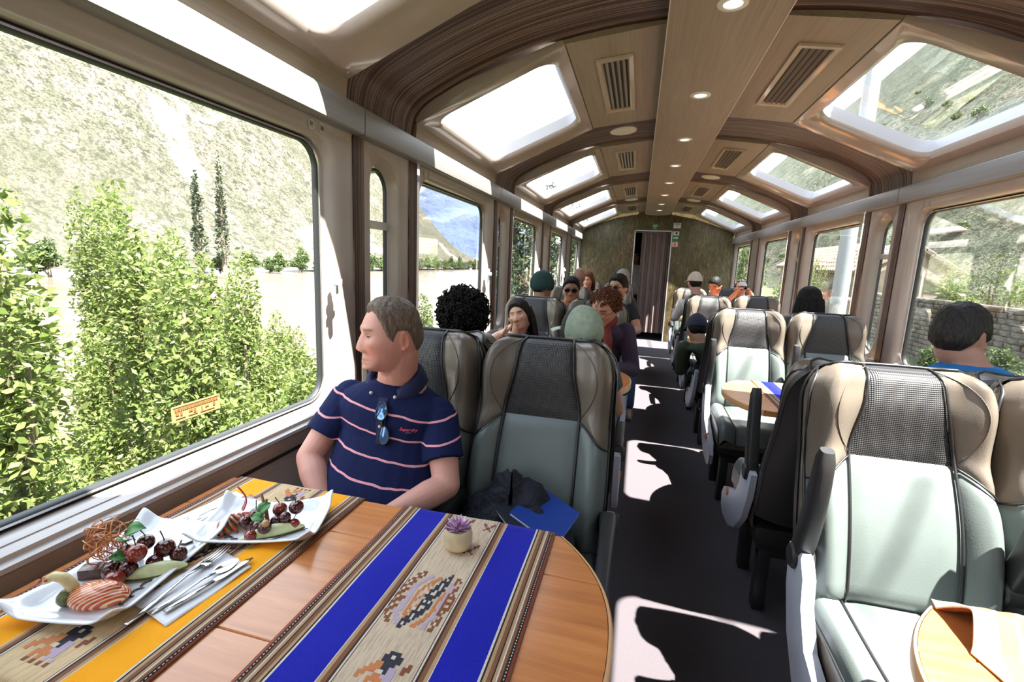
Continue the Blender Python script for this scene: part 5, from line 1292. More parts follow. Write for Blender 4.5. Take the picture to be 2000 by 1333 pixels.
# 3 dark-haired woman resting her chin on her hand
l, r = hp('L', 'window', 'f', 1)
Jb = J_seat(head=(-.012, .315, 1.108), face=(.10, .97, -.05), tilt=(.26, 0, 1), lean=(.03, .17)); Jb.update(chest=(.03, .15, .87), neck=(.02, .245, .975), sl=(-.14, .20, .93), sr=(.185, .23, .925), er=(.250, .43, .860), wr=(.085, .43, .985), el=(-.20, .30, .78), wl=(-.05, .48, .83), palm_r=(-.5, .1, 1))
pers(l, r, 'dark-haired woman with eyes lowered, chin resting on her hand', Jb, (.56, .34, .25), (.05, .045, .05), lambda M, b: long_hair(M, b, h_dark, .26, 80, 3), dict(sleeve=.9, closed=True, hscale=.86, voxel=.005, lip=(.50, .19, .18), jaw=1.15, nose=.85, curl=.9, brow=(.03, .02, .016)))
# 4 woman with red-brown curls
l, r = hp('L', 'aisle', 'f', 1)
Jc = J_seat(head=(-.095, .31, 1.185), face=(.40, .85, -.42), tilt=(-.05, .15, 1), lean=(-.08, .19)); Jc.update(er=(.12, .30, .80), el=(-.30, .22, .78), wl=(-.15, .50, .83), wr=(.1, .5, .83))
def scarf(M, b, J):
    pass
rr4 = pers(l, r, 'woman with red-brown curls and glasses in a dark purple sweater, looking down', Jc, (.45, .235, .165), (.028, .014, .035), lambda M, b: curls(M, 620, .105, 8, h_red, b, .009, .0032, -.045, .04, (1, 1, 1)), dict(sleeve=1.9, glasses='rim', trousers=(.30, .02, .015), voxel=.0065, nose=1.1, stubble=0))
W4 = rr4[3]; m = MB(); c4 = Vector(W4['neck'])
m.tube([c4+Vector((.075*math.cos(t), .07*math.sin(t)-.01, .025+.02*math.sin(t))) for t in np.linspace(0, 2*PI, 20, endpoint=False)], .030, 10, closed=True)
m.tube([c4+Vector((.03, -.075, .0)), c4+Vector((.05, -.11, -.10)), c4+Vector((.06, -.12, -.22))], [.028, .030, .022], 10)
m.build('scarf', P('maroon_scarf', (.16, .022, .018), .9, var=.3, vscale=30, bump=.5, bscale=50, bdist=.006), rr4[0], smooth=180)
# 5 dark green knit hat, facing away
l, r = hp('L', 'window', 'b', 1, dx=-.06)
def beanie(M, b): hair_cap(M, 'full', .006, h_black, b, 5); cap_mesh(M, b, (.012, .05, .048), None, None, 'knit_hat', .018, -.050, nm='knit')
pers(l, r, 'person in a dark green knit hat turned towards the aisle', J_seat(head=(.01, .10, 1.262), face=(.55, .8, 0)), SK_T, (.03, .05, .05), beanie, dict(eyes=False))
# 6, 7 men with sunglasses in the third row
l, r = hp('L', 'window', 'f', 2, dx=.10, dy=-.42)
pers(l, r, 'man with mirrored sunglasses and short black hair in an orange-brown shirt', J_seat(head=(-.02, .19, 1.202), face=(-.12, 1, -.1), lean=(0, .05)), (.33, .165, .10), (.34, .14, .05), cap_hair('full', .010, h_black, 6, .008), dict(glasses='sun', eyes=False, fat=.4, voxel=.0065, hscale=1.06, legs=False))
l, r = hp('L', 'aisle', 'f', 2, dx=.06, dy=-.30)
J7 = J_seat(head=(-.04, .19, 1.245), face=(.50, .84, -.08), lean=(-.02, .05)); J7.update(el=(-.265, .18, .82), wl=(-.10, .36, .80), er=(.20, .18, .80), wr=(.02, .37, .78), kl=(-.22, .52, .56), al=(-.235, .50, .10), kr=(.10, .55, .56), ar=(.1, .53, .10))
pers(l, r, 'man with sunglasses and dark hair in a black t-shirt, arms folded, jeans in the aisle', J7, (.45, .25, .17), (.010, .010, .014), cap_hair('full', .010, h_dark, 7, .012), dict(glasses='sun', eyes=False, trousers=(.075, .13, .26), stubble=.5, voxel=.0065, hscale=1.06, shoe=(.12, .12, .13)))
# far ones
l, r = hp('L', 'window', 'f', 3); pers(l, r, 'woman with red-brown hair looking down, far back on the left', J_seat(head=(-.03, .12, 1.235), face=(.2, .95, -.25)), (.55, .31, .24), (.10, .05, .06), lambda M, b: long_hair(M, b, h_red, .20, 50, 9), dict(legs=False, voxel=.009))
l, r = hp('L', 'window', 'b', 2); pers(l, r, 'bald man seen from behind, far back on the left', J_seat(head=(.03, .10, 1.30), face=(.1, 1, 0)), (.30, .17, .12), (.05, .05, .07), None, dict(legs=False, voxel=.009, eyes=False))
l, r = hp('L', 'aisle', 'b', 2); pers(l, r, 'grey-haired person seen from behind, far back beside the aisle', J_seat(head=(.10, .10, 1.30), face=(.5, .9, 0), lean=(.06, 0)), (.42, .25, .18), (.04, .04, .05), cap_hair('balding', .010, h_silver, 4, .004), dict(legs=False, voxel=.009, eyes=False))
# right side
l, r = hp('R', 'window', 'b', 0)
pers(l, r, 'grey-haired man in a bright blue t-shirt, seen from behind at the right window', J_seat(head=(-.035, .13, 1.245), face=(.74, .66, -.10), lean=(-.0, .02), neck=(-.01, .075, 1.150), sl=(-.19, .06, 1.075), sr=(.19, .06, 1.075)), (.46, .25, .185), (.010, .16, .46), lambda M, b: (hair_cap(M, 'short', .012, h_salt, b, 12, .004, .010)), dict(voxel=.006, eyes=True, stubble=.6, fat=.4, hscale=1.0, shr=.052, sleeve=.6, iris=(.1, .1, .1)))
l, r = hp('R', 'window', 'b', 1, dx=.03); pers(l, r, 'person of whom only black hair shows above the second right window seat', J_seat(head=(0, .06, 1.235)), SK_T, (.03, .03, .04), lambda M, b: long_hair(M, b, h_black, .24, 70, 14), dict(eyes=False, legs=False, voxel=.009))
l, r = hp('R', 'aisle', 'b', 1)
J14 = J_seat(head=(-.275, .15, .965), face=(-.1, .95, -.3), lean=(-.19, .05)); J14.update(chest=(-.12, .07, .80), neck=(-.235, .09, .865), sl=(-.36, .09, .80), sr=(-.06, .08, .86), el=(-.37, .15, .60), wl=(-.30, .35, .62), er=(0, .2, .7), wr=(.0, .4, .68))
def navycap(M, b): hair_cap(M, 'full', .006, h_black, b, 5); cap_mesh(M, b, (.008, .012, .035), None, (0, 1), 'cap', .013, .0, nm='navy')
pers(l, r, 'person in a navy cap and green jacket leaning into the aisle', J14, SK_T, (.025, .035, .018), navycap, dict(eyes=False, legs=False, sleeve=1.9, voxel=.008))
l, r = hp('R', 'aisle', 'b', 2)
J15 = J_seat(head=(-.115, .10, 1.305), face=(-.2, 1, 0), lean=(-.07, 0)); J15.update(el=(-.30, .10, .86), wl=(-.30, .34, .92))
pers(l, r, 'person in a pale cap and white shirt beside the aisle on the right', J15, SK_P, (.62, .60, .58), lambda M, b: (hair_cap(M, 'full', .006, h_dark, b, 5), cap_mesh(M, b, (.55, .45, .38), None, (0, 1), 'cap', .012, .01, nm='pale')), dict(eyes=False, legs=False, sleeve=1.4, voxel=.009))
l, r = hp('R', 'aisle', 'f', 3, dx=.28); pers(l, r, 'dark-haired man looking down between the far right seats', J_seat(head=(.0, .20, 1.245), face=(.5, .7, -.5), lean=(0, .05)), (.50, .22, .13), (.45, .44, .43), cap_hair('full', .010, h_black, 6, .006), dict(legs=False, voxel=.009))
l, r = hp('R', 'window', 'f', 3, dx=.14)
J17 = J_seat(head=(0, .14, 1.225)); J17.update(el=(-.20, .25, .98), er=(.20, .25, .98), wl=(-.095, .345, 1.165), wr=(.095, .345, 1.165), palm_l=(1, .3, 0), palm_r=(-1, .3, 0))
p17 = pers(l, r, 'person holding up a small camera with both hands at the right windows', J17, (.52, .27, .19), (.05, .05, .06), lambda M, b: (hair_cap(M, 'full', .008, h_dark, b, 5), cap_mesh(M, b, (.60, .52, .46), None, None, 'head_band', .008, .03, nm='band')), dict(legs=False, voxel=.0075, curl=.9))
cx_, cy_ = p17[3]['wl'].x*.5+p17[3]['wr'].x*.5, p17[3]['wl'].y-.035
cam_t = empty('compact_camera', (cx_, cy_, 1.235), 0, 'small dark compact camera held up in two hands at the right windows', 'camera')
MB().box(-.052, .052, -.014, .014, -.030, .030, .008).build('camera_body', P('camera_black', (.02, .02, .03), .35), cam_t, smooth=40)
MB().lathe([(0, .0), (.016, .0), (.021, .004), (.021, .016), (.024, .017), (.024, 0)], 20, Matrix.Translation((.008, -.030, 0)) @ Matrix.Rotation(-PI/2, 4, 'X')).build('camera_lens', P('lens_violet', (.10, .07, .18), .1), cam_t, smooth=40)
# standing attendant half hidden behind the curtain
J18 = dict(pelvis=(0, 0, .98), chest=(0, -.01, 1.30), neck=(0, -.01, 1.50), head=(0, .03, 1.655), face=(.2, 1, 0), sl=(-.18, 0, 1.45), sr=(.18, 0, 1.45), el=(-.24, .02, 1.18), er=(.24, .02, 1.18), wl=(-.2, .18, 1.02), wr=(.2, .18, 1.02), kl=(-.09, .01, .52), kr=(.09, .01, .52), al=(-.09, 0, .10), ar=(.09, 0, .10))
pers((-.085, Y1+.42, 0), PI, 'attendant in a white shirt standing in the gap beside the doorway curtain', J18, SK_T, (.72, .72, .74), cap_hair('full', .01, h_black, 6, .004), dict(sleeve=.6, voxel=.009, trousers=(.02, .02, .03)))
# ------------------------------------------------------------------ woven figures on the runners (flat weave, one thin part per runner)
MOT = {'k': (.020, .018, .030), 'o': (.50, .17, .055), 'b': (.20, .060, .022), 'l': (.42, .32, .40), 'w': (.58, .50, .40)}
BIRD = ["..................k.......", ".....bb..........kk..bb..", "...bbwb..ll..oo.kwk..b.b.", "....bb..ll..oo.kkkk.lb...", "..bb...ll..oo..kwkk.ll.b.", ".bwbb.ll..o.o.kkwk..llbb.", "..bb.ll..o.ow.kk.kk.llb..", "bb..lll..o..okkwkk.olb.b.", "bwbb.ll.o...wkwwkk.olbbbb", ".bb..ll.o..okkkkk.oolb..b",
        "bb..lll.o.o..kkk..o.lbbbb", "bwbbbll.oo..kwkwk.o.lb..b", ".bbb.ll.o...kkkkk.o.lbbbb", "bb..lll.o..okwwkk.oolb.b.", "bwbb.ll.oo.wkwkk..o.lbb..", ".bb.lll.o.okkkkk.oo.ll.b.", "bb..ll..oo.kwkk..o.ll.bb.", ".bwb.ll..okkwk..oo.l.bwb.", "..bb..ll.kkkk..oo.ll..b..", "...bb..llkwk..oo..ll.bb..", ".........kk.............."]
LLAMA = ["......kkk....", ".....kkwkk...", ".....kkkkk..b", "....ookkk..bb", "...oookkll.b.", "..ooo.wkll...", ".oo..oolll...", ".o..ooooll...", "....o.o.l.l..", "....b.b.b.b.."]
GOOSE = ["b....b", "bb..bb", ".bllb.", ".lbbl.", "..bb..", ".b..b."]
def motif(run, bmp, x, y, cell, name='woven_figure', fy=1.12):
    seed = 2 if run is r_b else 1
    zr = lambda u, w: .0043+.00075*(math.sin(u*55+w*9+seed)+math.sin(u*23-w*17))
    mats = []; idx = {}
    for c in MOT: idx[c] = len(mats); mats.append(P('thread_%s' % c, MOT[c], .85, bump=.3, bscale=900))
    m = MB(); h = len(bmp); w = len(bmp[0])
    for j, row in enumerate(bmp):
        for i, ch in enumerate(row):
            if ch in idx:
                m.cur = idx[ch]; cx = x+(i-w/2)*cell; cy = y+(h/2-j)*cell*fy; c2 = cy-cell*fy
                m.add([(a_, b_, zr(a_, b_)) for a_, b_ in ((cx, c2), (cx+cell, c2), (cx+cell, cy), (cx, cy))], [(0, 1, 2, 3)])
    o = m.build(name, mats, run); o['kind'] = 'stuff'; return o
motif(r_b, BIRD, 0, .018, .0047, fy=1.72); motif(r_b, LLAMA, .004, -.155, .0068); motif(r_b, GOOSE, .028, .200, .006); motif(r_b, GOOSE, -.022, .298, .007); motif(r_b, GOOSE, .042, .296, .005)
motif(r_y, BIRD, .004, .02, .0047, fy=1.72); motif(r_y, LLAMA, -.005, -.262, .0075); motif(r_y, LLAMA[::-1], .012, .285, .0065); motif(r_y, GOOSE, .030, -.12, .006)

# ------------------------------------------------------------------ plates and fruit
m_china = P('white_china', (.80, .81, .84), .12, coat=.4)
def plate(loc, rz, L, Wd, label):
    m = MB()
    def fn(p, q):
        u, v = p*2-1, q*2-1; e = abs(u); en = abs(v)
        z = .0035+.021*S01(.55, 1.0, e)**1.3*(1-.45*np.cos(v*PI*1.0)*.5-.15)+.016*S01(.72, 1, en)**1.5+.006*e**4*en**4
        x = u*Wd/2*(1-.05*np.cos(v*PI)); y = v*L/2*(1-.03*u*u)
        return (x, y, float(z))
    m.grid(fn, 26, 34); o = m.build('plate', m_china, smooth=180, loc=loc); o.rotation_euler = (0, 0, rz)
    md = o.modifiers.new('t', 'SOLIDIFY'); md.thickness = .005; md.offset = 1; md2 = o.modifiers.new('s', 'SUBSURF'); md2.levels = 1; md2.render_levels = 1
    return tag(o, label, 'plate')
ZP = TZ+.007
p1 = plate((-.952, .672, ZP-.002), .20, .33, .205, 'white wavy rectangular plate nearest us, with the apple swan and caramel nest')
p2 = plate((-.822, .890, ZP-.002), -1.22, .275, .19, 'white wavy rectangular plate further from us, with the fanned apple and melon')
m_ch = [P('glazed_cherry_dark', (.065, .006, .006), .08, coat=.8, var=.3, vscale=60), P('glazed_cherry_red', (.23, .022, .012), .1, coat=.7, var=.35, vscale=70)]
m_choc = P('dark_sauce', (.022, .007, .006), .12, coat=.6); m_cstem = P('cherry_stem', (.06, .04, .02), .6)
cherries = []
CH1 = [(-.951, .668, .856, 1, 'uppermost and left in the cluster on the nearer plate'), (-.916, .657, .868, 1, 'bright red, front and top of the cluster on the nearer plate'), (-.936, .692, .866, 0, 'dark, at the back of the cluster on the nearer plate'), (-.903, .705, .852, 0, 'dark, at the right end of the cluster on the nearer plate'), (-.929, .648, .836, 0, 'dark, low in the front of the cluster on the nearer plate'), (-.902, .680, .836, 0, 'dark, low on the pale apple wedge of the nearer plate'), (-.958, .638, .834, 0, 'dark, behind the swan on the nearer plate'), (-.925, .618, .832, 1, 'red, touching the swan on the nearer plate'), (-.880, .714, .838, 0, 'dark, next to the sauce hook on the nearer plate')]
CH2 = [(-.752, .914, .862, 0, 'topmost at the right end of the farther plate'), (-.794, .908, .852, 1, 'bright red, left of the topmost on the farther plate'), (-.765, .890, .846, 0, 'in the middle of the right bunch on the farther plate'), (-.748, .897, .826, 1, 'lowest of the right bunch on the farther plate'), (-.833, .876, .848, 0, 'beside the upright sticks on the farther plate'), (-.848, .856, .838, 0, 'dark, on the fanned apple of the farther plate'), (-.806, .828, .826, 1, 'red, front and lowest on the farther plate'), (-.783, .845, .842, 0, 'under the pale nut on the farther plate'), (-.811, .858, .834, 0, 'behind the front one on the farther plate'), (-.785, .885, .836, 0, 'in the middle, on the melon slice of the farther plate')]
rs = random.Random(21); cm = []
for i in range(3):
    m = MB(); m.ball((0, 0, 0), (.0158, .0158, .0150), 18, 12); cm.append(m)
first = {}
for i, (x, y, z, kx, lb) in enumerate(CH1+CH2):
    o = cm[i % 3].build('glazed_cherry', m_ch[kx], smooth=180, loc=(x, y, z)); s = rs.uniform(.88, 1.12)*(1.12 if i < 9 else .98); o.scale = (s, s, s)
    a = rs.uniform(0, 6); MB().tube([(0, 0, .013), (.003*math.cos(a), .003*math.sin(a), .020), (.009*math.cos(a), .009*math.sin(a), .030)], [.0013, .001, .0012], 5).build('cherry_stem', m_cstem, o)
    tag(o, ('dark' if kx == 0 else 'red') + ' glazed cherry ' + lb.replace('dark, ', '').replace('bright red, ', '').replace('red, ', ''), 'cherry', 'glazed cherries on the plates')
# apple swan
m_apple = P('apple_flesh', (.66, .52, .26), .35, var=.12, vscale=80, sss=.05); m_red = P('red_apple_skin', (.48, .035, .025), .18, var=.25, vscale=50, coat=.4); m_green = P('green_apple_skin', (.10, .10, .015), .25, var=.4, vscale=30)
sw = empty('apple_swan', (-.915, .582, ZP+.004), .35, 'carved red apple swan with pale chevron slices at the near end of the first plate', 'fruit carving')
def chevron():
    k = Nd('carved_apple'); c = k.n('TexCoord'); sp = k.n('SeparateXYZ', {0: c.outputs['Object']}); ay = k.math('ABSOLUTE', sp.outputs['Y'])
    f = k.math('FRACT', k.math('MULTIPLY', k.math('ADD', k.math('MULTIPLY', sp.outputs['X'], 1.0), k.math('ADD', k.math('MULTIPLY', ay, 1.5), k.math('MULTIPLY', sp.outputs['Z'], -.9))), 92.0))
    k.set(k.b, 'Base Color', k.mix(k.math('LESS_THAN', f, .40), (.50, .040, .022), (.72, .50, .22))); k.b.inputs['Roughness'].default_value = .22; k.b.inputs['Coat Weight'].default_value = .4; k.bump(f, .4, .003); return k.m
m_chev = chevron()
m = MB()
def fn(p, q):
    a = 2*PI*p; t = -1+2*q; x = .050*t; r = math.sqrt(max(0, 1-t*t))**.9*(1-.18*t); f = ((x+1.5*abs(.030*r*math.cos(a)))*92) % 1.0
    return (x+.004, .031*r*math.cos(a), .012+.022*r*math.sin(a)*(1+.0*f))
m.grid(fn, 28, 26, closed_u=True); m.build('apple_body', m_chev, sw, smooth=180)
for i, (sc, dz) in enumerate(((.72, .007), (.46, .012))):
    o = MB().ball((.012+.008*i, 0, .018+dz), (.040*sc, .024*sc, .017*sc), 18, 10).build('apple_slice', m_chev, sw, smooth=180)
m = MB().ball((-.046, -.002, .012), (.020, .020, .016), 14, 8); m.build('apple_base', m_green, sw, smooth=180)
m = MB(); m.tube([(-.038, 0, .020), (-.044, 0, .036), (-.055, 0, .049), (-.070, .0, .052), (-.083, 0, .045), (-.090, 0, .038)], [.010, .010, .0095, .0085, .0075, .003], 10); nk_ = m.build('swan_neck', m_apple, sw, smooth=180)
MB().tube([(-.080, -.002, .0505), (-.094, -.002, .040)], [.0045, .0035], 6).ball((-.078, -.0085, .049), .0026, 6, 5).build('swan_beak', m_red, nk_, smooth=180)
# caramel nest
m_car = P('amber_caramel', (.62, .19, .02), .12, coat=.6, var=.3, vscale=30)
rs = random.Random(9); m = MB()
for i in range(46):
    c = Vector((rs.gauss(0, .012), rs.gauss(0, .010), rs.uniform(.008, .055))); ax = Vector((rs.gauss(0, 1), rs.gauss(0, 1), rs.gauss(0, .6))).normalized(); u = ax.orthogonal().normalized(); v = ax.cross(u); r0 = rs.uniform(.018, .040); a0 = rs.uniform(0, 6); span = rs.uniform(1.6, 5.2)
    m.tube([c+(u*math.cos(a0+span*t)+v*math.sin(a0+span*t)*.8)*r0*(1+.15*math.sin(7*t+i)) for t in np.linspace(0, 1, 12)], rs.uniform(.0006, .0016), 4)
cage = m.build('caramel_nest', m_car, smooth=180, loc=(-1.000, .668, .838)); tag(cage, 'spun amber caramel nest standing at the back of the nearer plate', 'caramel')
for i, (x, y, z, s, lb) in enumerate([(-1.000, .632, ZP+.012, 1.0, 'in front of the caramel nest'), (-.978, .690, ZP+.014, .9, 'half hidden under the caramel nest')]):
    o = MB().box(-.020*s, .020*s, -.014*s, .014*s, -.010, .012, .004).build('brownie_cube', P('dark_brownie', (.075, .018, .010), .3, var=.5, vscale=90, bump=.6, bscale=200, coat=.4), smooth=50, loc=(x, y, z)); o.rotation_euler = (0, 0, .5+i); tag(o, 'glazed dark brownie cube ' + lb + ' on the nearer plate', 'cake')
m_melon = P('pale_melon', (.66, .68, .36), .3, var=.12, vscale=60, sss=.05)
def wedge(loc, rz, L, label, nm='melon_slice'):
    m = MB()
    def fn(p, q):
        a = PI*q; t = p*2-1; r = 1-.75*t*t; return (L*.5*t, .014*r*math.cos(a)*1.1, .022*r*math.sin(a)+.001)
    m.grid(fn, 16, 8); o = m.build(nm, m_melon, smooth=180, loc=loc); o.rotation_euler = (0, 0, rz); m2 = MB().tube([(L*.5*t, -.0145*(1-.75*t*t), .0015) for t in np.linspace(-1, 1, 12)], .002, 5).build('rind', m_green, o, smooth=180); return tag(o, label, 'fruit')
wedge((-.889, .672, ZP+.006), .75, .105, 'pale fruit wedge under the cherries of the nearer plate', 'apple_wedge')
wedge((-.775, .862, ZP+.004), .76, .135, 'pale green melon slice under the cherries of the farther plate')
# fanned apple
fa = empty('fanned_apple', (-.880, .880, ZP+.004), -.5, 'red apple cut into fanned slices with an upright curl of peel on the farther plate', 'fruit carving')
for i in range(7):
    m = MB()
    def fn(p, q, i=i):
        a = PI*p; r = .036-.0028*abs(i-3); return (r*math.cos(a)*q*.999, .0, r*math.sin(a)*q*.9)
    m.grid(fn, 14, 3); o = m.build('apple_slice', m_apple, fa, smooth=180); o.location = (-.004*i+.015, -.036+.011*i, 0); o.rotation_euler = (.75, 0, .22*(i-3)); md = o.modifiers.new('t', 'SOLIDIFY'); md.thickness = .003
    r_ = MB().tube([((.0365-.0028*abs(i-3))*math.cos(t), 0, (.0365-.0028*abs(i-3))*.9*math.sin(t)) for t in np.linspace(0, PI, 14)], .0026, 5).build('apple_peel', m_red, o, smooth=180)
m = MB()
def fn(p, q): t = p; return (-.022+.012*math.sin(2.6*t)+(q-.5)*.014*(1-.6*t), .010-.010*t+.010*math.sin(PI*t), .020+.068*t-.004*math.sin(PI*q))
m.grid(fn, 14, 4); o = m.build('peel_curl', m_red, fa, smooth=180); md = o.modifiers.new('t', 'SOLIDIFY'); md.thickness = .002
m_mint = P('mint_green', (.06, .22, .04), .4, var=.25, vscale=80, bump=.4, bscale=200)
def leaf(loc, rot, s, label):
    m = MB()
    def fn(p, q): w = .013*math.sin(PI*min(1, p*1.02))**.8; return ((p-.5)*.034, (q*2-1)*w, .004*abs(q*2-1)+.006*math.sin(PI*p))
    m.grid(fn, 10, 4); o = m.build('mint_leaf', m_mint, smooth=180, loc=loc); o.rotation_euler = rot; o.scale = (s, s, s); md = o.modifiers.new('t', 'SOLIDIFY'); md.thickness = .0008; return tag(o, label, 'leaf', 'mint leaves on the fruit')
leaf((-.949, .684, .892), (.5, -.3, .4), 1.25, 'top mint leaf over the caramel nest'); leaf((-.956, .660, .878), (.3, .5, 2.2), 1.05, 'middle mint leaf beside the caramel nest'); leaf((-.950, .645, .856), (.6, .3, 1.2), .95, 'lowest mint leaf in front of the cherries, nearer plate'); leaf((-.796, .862, .876), (.4, -.5, 1.2), 1.05, 'upright mint leaf at the sticks on the farther plate'); leaf((-.798, .842, .862), (.5, .2, .2), .95, 'flat mint leaf above the nut on the farther plate')
for i, (dx, h, lb) in enumerate(((0, .058, 'taller'), (.010, .050, 'shorter'))):
    o = MB().tube([(0, 0, 0), (-.006, .002, h*.5), (-.020+dx, .008, h)], [.0035, .0038, .003], 7).build('cinnamon_stick', P('cinnamon_bark', (.22, .075, .03), .5, var=.4, vscale=90), smooth=180, loc=(-.800+dx*.6, .872-dx*.3, .842)); tag(o, lb + ' of two brown spice sticks standing in the fruit of the farther plate', 'spice stick')
o = MB().ball((0, 0, 0), (.0085, .0085, .0080), 14, 10).build('hazelnut', P('pale_hazelnut', (.52, .33, .15), .4, var=.15, vscale=90), smooth=180, loc=(-.768, .832, .862)); tag(o, 'pale hazelnut on the cherries of the farther plate', 'nut')
def sauce(pl, pts, w, off):
    m = MB(); mi = pl.matrix_basis.inverted()
    for seg in pts: m.tube([mi @ Vector((x, y, ZP+off)) for x, y in seg], w, 6)
    return m.build('sauce_drizzle', m_choc, pl, smooth=180)
sq = lambda x0, y0, x1, y1, n, a: [(x0+(x1-x0)*t+a*math.sin(n*t*2*PI), y0+(y1-y0)*t+a*.7*math.cos(n*t*2*PI)) for t in np.linspace(0, 1, 26)]
sauce(p1, [sq(-.868, .580, -.878, .648, 3, .008)], .0020, .0048); sauce(p1, [[(-.945, .775), (-.935, .765), (-.925, .768), (-.920, .782)]], .0026, .0040); sauce(p1, [sq(-.87, .69, -.87, .705, 1, .003)], .003, .0048)
sauce(p2, [sq(-.895, .822, -.835, .815, 3, .006)], .0019, .0045); sauce(p2, [[(-.79, .800), (-.75, .855), (-.715, .905)]], .0014, .0048); sauce(p2, [sq(-.80, .808, -.795, .812, 1, .003)], .0028, .0045)

# napkins and cutlery
m_nap = P('white_paper_napkin', (.82, .80, .82), .85, bump=.1, bscale=60); m_inox = P('polished_steel', (.62, .62, .64), .14, metal=1.0)
def napkin(cs, label, z=.0052):
    m = MB(); c = [Vector((x, y, 0)) for x, y in cs]
    def fn(p, q): v = (c[0]*(1-p)+c[1]*p)*(1-q)+(c[3]*(1-p)+c[2]*p)*q; return (v.x, v.y, TZ+z+.0018*math.sin(p*4+q*3)+.001*math.sin(9*q))
    m.grid(fn, 12, 14); o = m.build('napkin', m_nap, smooth=180); md = o.modifiers.new('t', 'SOLIDIFY'); md.thickness = .0016; md.offset = 1; return tag(o, label, 'napkin')
napkin([(-.852, .598), (-.750, .575), (-.735, .752), (-.842, .782)], 'white folded napkin under the fork and spoon beside the first plate')
napkin([(-1.055, .800), (-.955, .775), (-.925, .985), (-1.020, 1.005)], 'white folded napkin near the window sill, behind the first plate')
def handle(m, pts, ws, h=.0016):
    R = []
    for i, (p, w) in enumerate(zip(pts, ws)):
        a = Vector(pts[max(0, i-1)]); b = Vector(pts[min(len(pts)-1, i+1)]); d = (b-a).normalized(); x = Vector((d.y, -d.x, 0)).normalized(); n_ = x.cross(d)
        R.append(ring_ell(Vector(p), x, n_, w, h, 10, 2.2))
    m.rings(R, True, True)
def cutlery(kind, a, b, z, label):
    """a = handle end, b = tip (x, y)"""
    A, B = Vector((a[0], a[1], TZ+z)), Vector((b[0], b[1], TZ+z)); d = B-A; L = d.length; dn = d/L; x = Vector((dn.y, -dn.x, 0)); U = Vector((0, 0, 1)); m = MB()
    q = lambda t, s=0, h=0: A+d*t+x*s+U*h
    if kind == 'spoon':
        handle(m, [q(0, 0, .001), q(.25, 0, .003), q(.55, 0, .007), q(.70, 0, .004)], [.0055, .0050, .0030, .0035]); o = m.build('spoon', m_inox, smooth=180)
        m = MB()
        def fn(p, r): t = p; w = .0165*math.sin(PI*min(1, max(0, t))**.8)**.7; s = (r*2-1); return q(.68+.32*t, s*w, .004-.0055*math.sin(PI*t)*(1-s*s)+.001)
        m.grid(fn, 16, 8); c = m.build('spoon_bowl', m_inox, o, smooth=180); md = c.modifiers.new('t', 'SOLIDIFY'); md.thickness = .001
    elif kind == 'fork':
        handle(m, [q(0, 0, .001), q(.25, 0, .003), q(.55, 0, .008), q(.72, 0, .004)], [.0055, .0050, .0032, .0060]); o = m.build('fork', m_inox, smooth=180)
        m = MB(); handle(m, [q(.70, 0, .004), q(.74, 0, .003), q(.79, 0, .003)], [.005, .0115, .0125]); m.build('fork_head', m_inox, o, smooth=180)
        for i in range(4):
            s = (-1.5+i)*.0066; m = MB(); handle(m, [q(.78, s, .003), q(.90, s, .0035), q(1, s*.97, .008)], [.0020, .0017, .0010], .0013); m.build('tine', m_inox, o, smooth=180)
    else:
        handle(m, [q(0, 0, .002), q(.3, 0, .002), q(.52, 0, .002)], [.0060, .0055, .0048], .0024); o = m.build('knife', m_inox, smooth=180)
        m = MB(); handle(m, [q(.50, 0, .002), q(.60, .001, .002), q(.90, .001, .002), q(1, .004, .002)], [.005, .0085, .0085, .002], .0008); m.build('blade', m_inox, o, smooth=180)
    return tag(o, label, kind)
cutlery('fork', (-.812, .552), (-.826, .782), .0105, 'steel fork on the napkin, tines towards the farther plate'); cutlery('spoon', (-.797, .585), (-.772, .758), .0105, 'steel spoon lying next to the fork, bowl towards the farther plate'); cutlery('knife', (-.777, .596), (-.752, .772), .0105, 'steel knife at the right of the spoon on the napkin')
cutlery('spoon', (-.965, .985), (-1.005, .812), .0105, 'steel spoon on the far napkin near the window, bowl towards us'); cutlery('fork', (-.985, .810), (-.945, .985), .0105, 'steel fork on the far napkin, half hidden by the fanned apple')

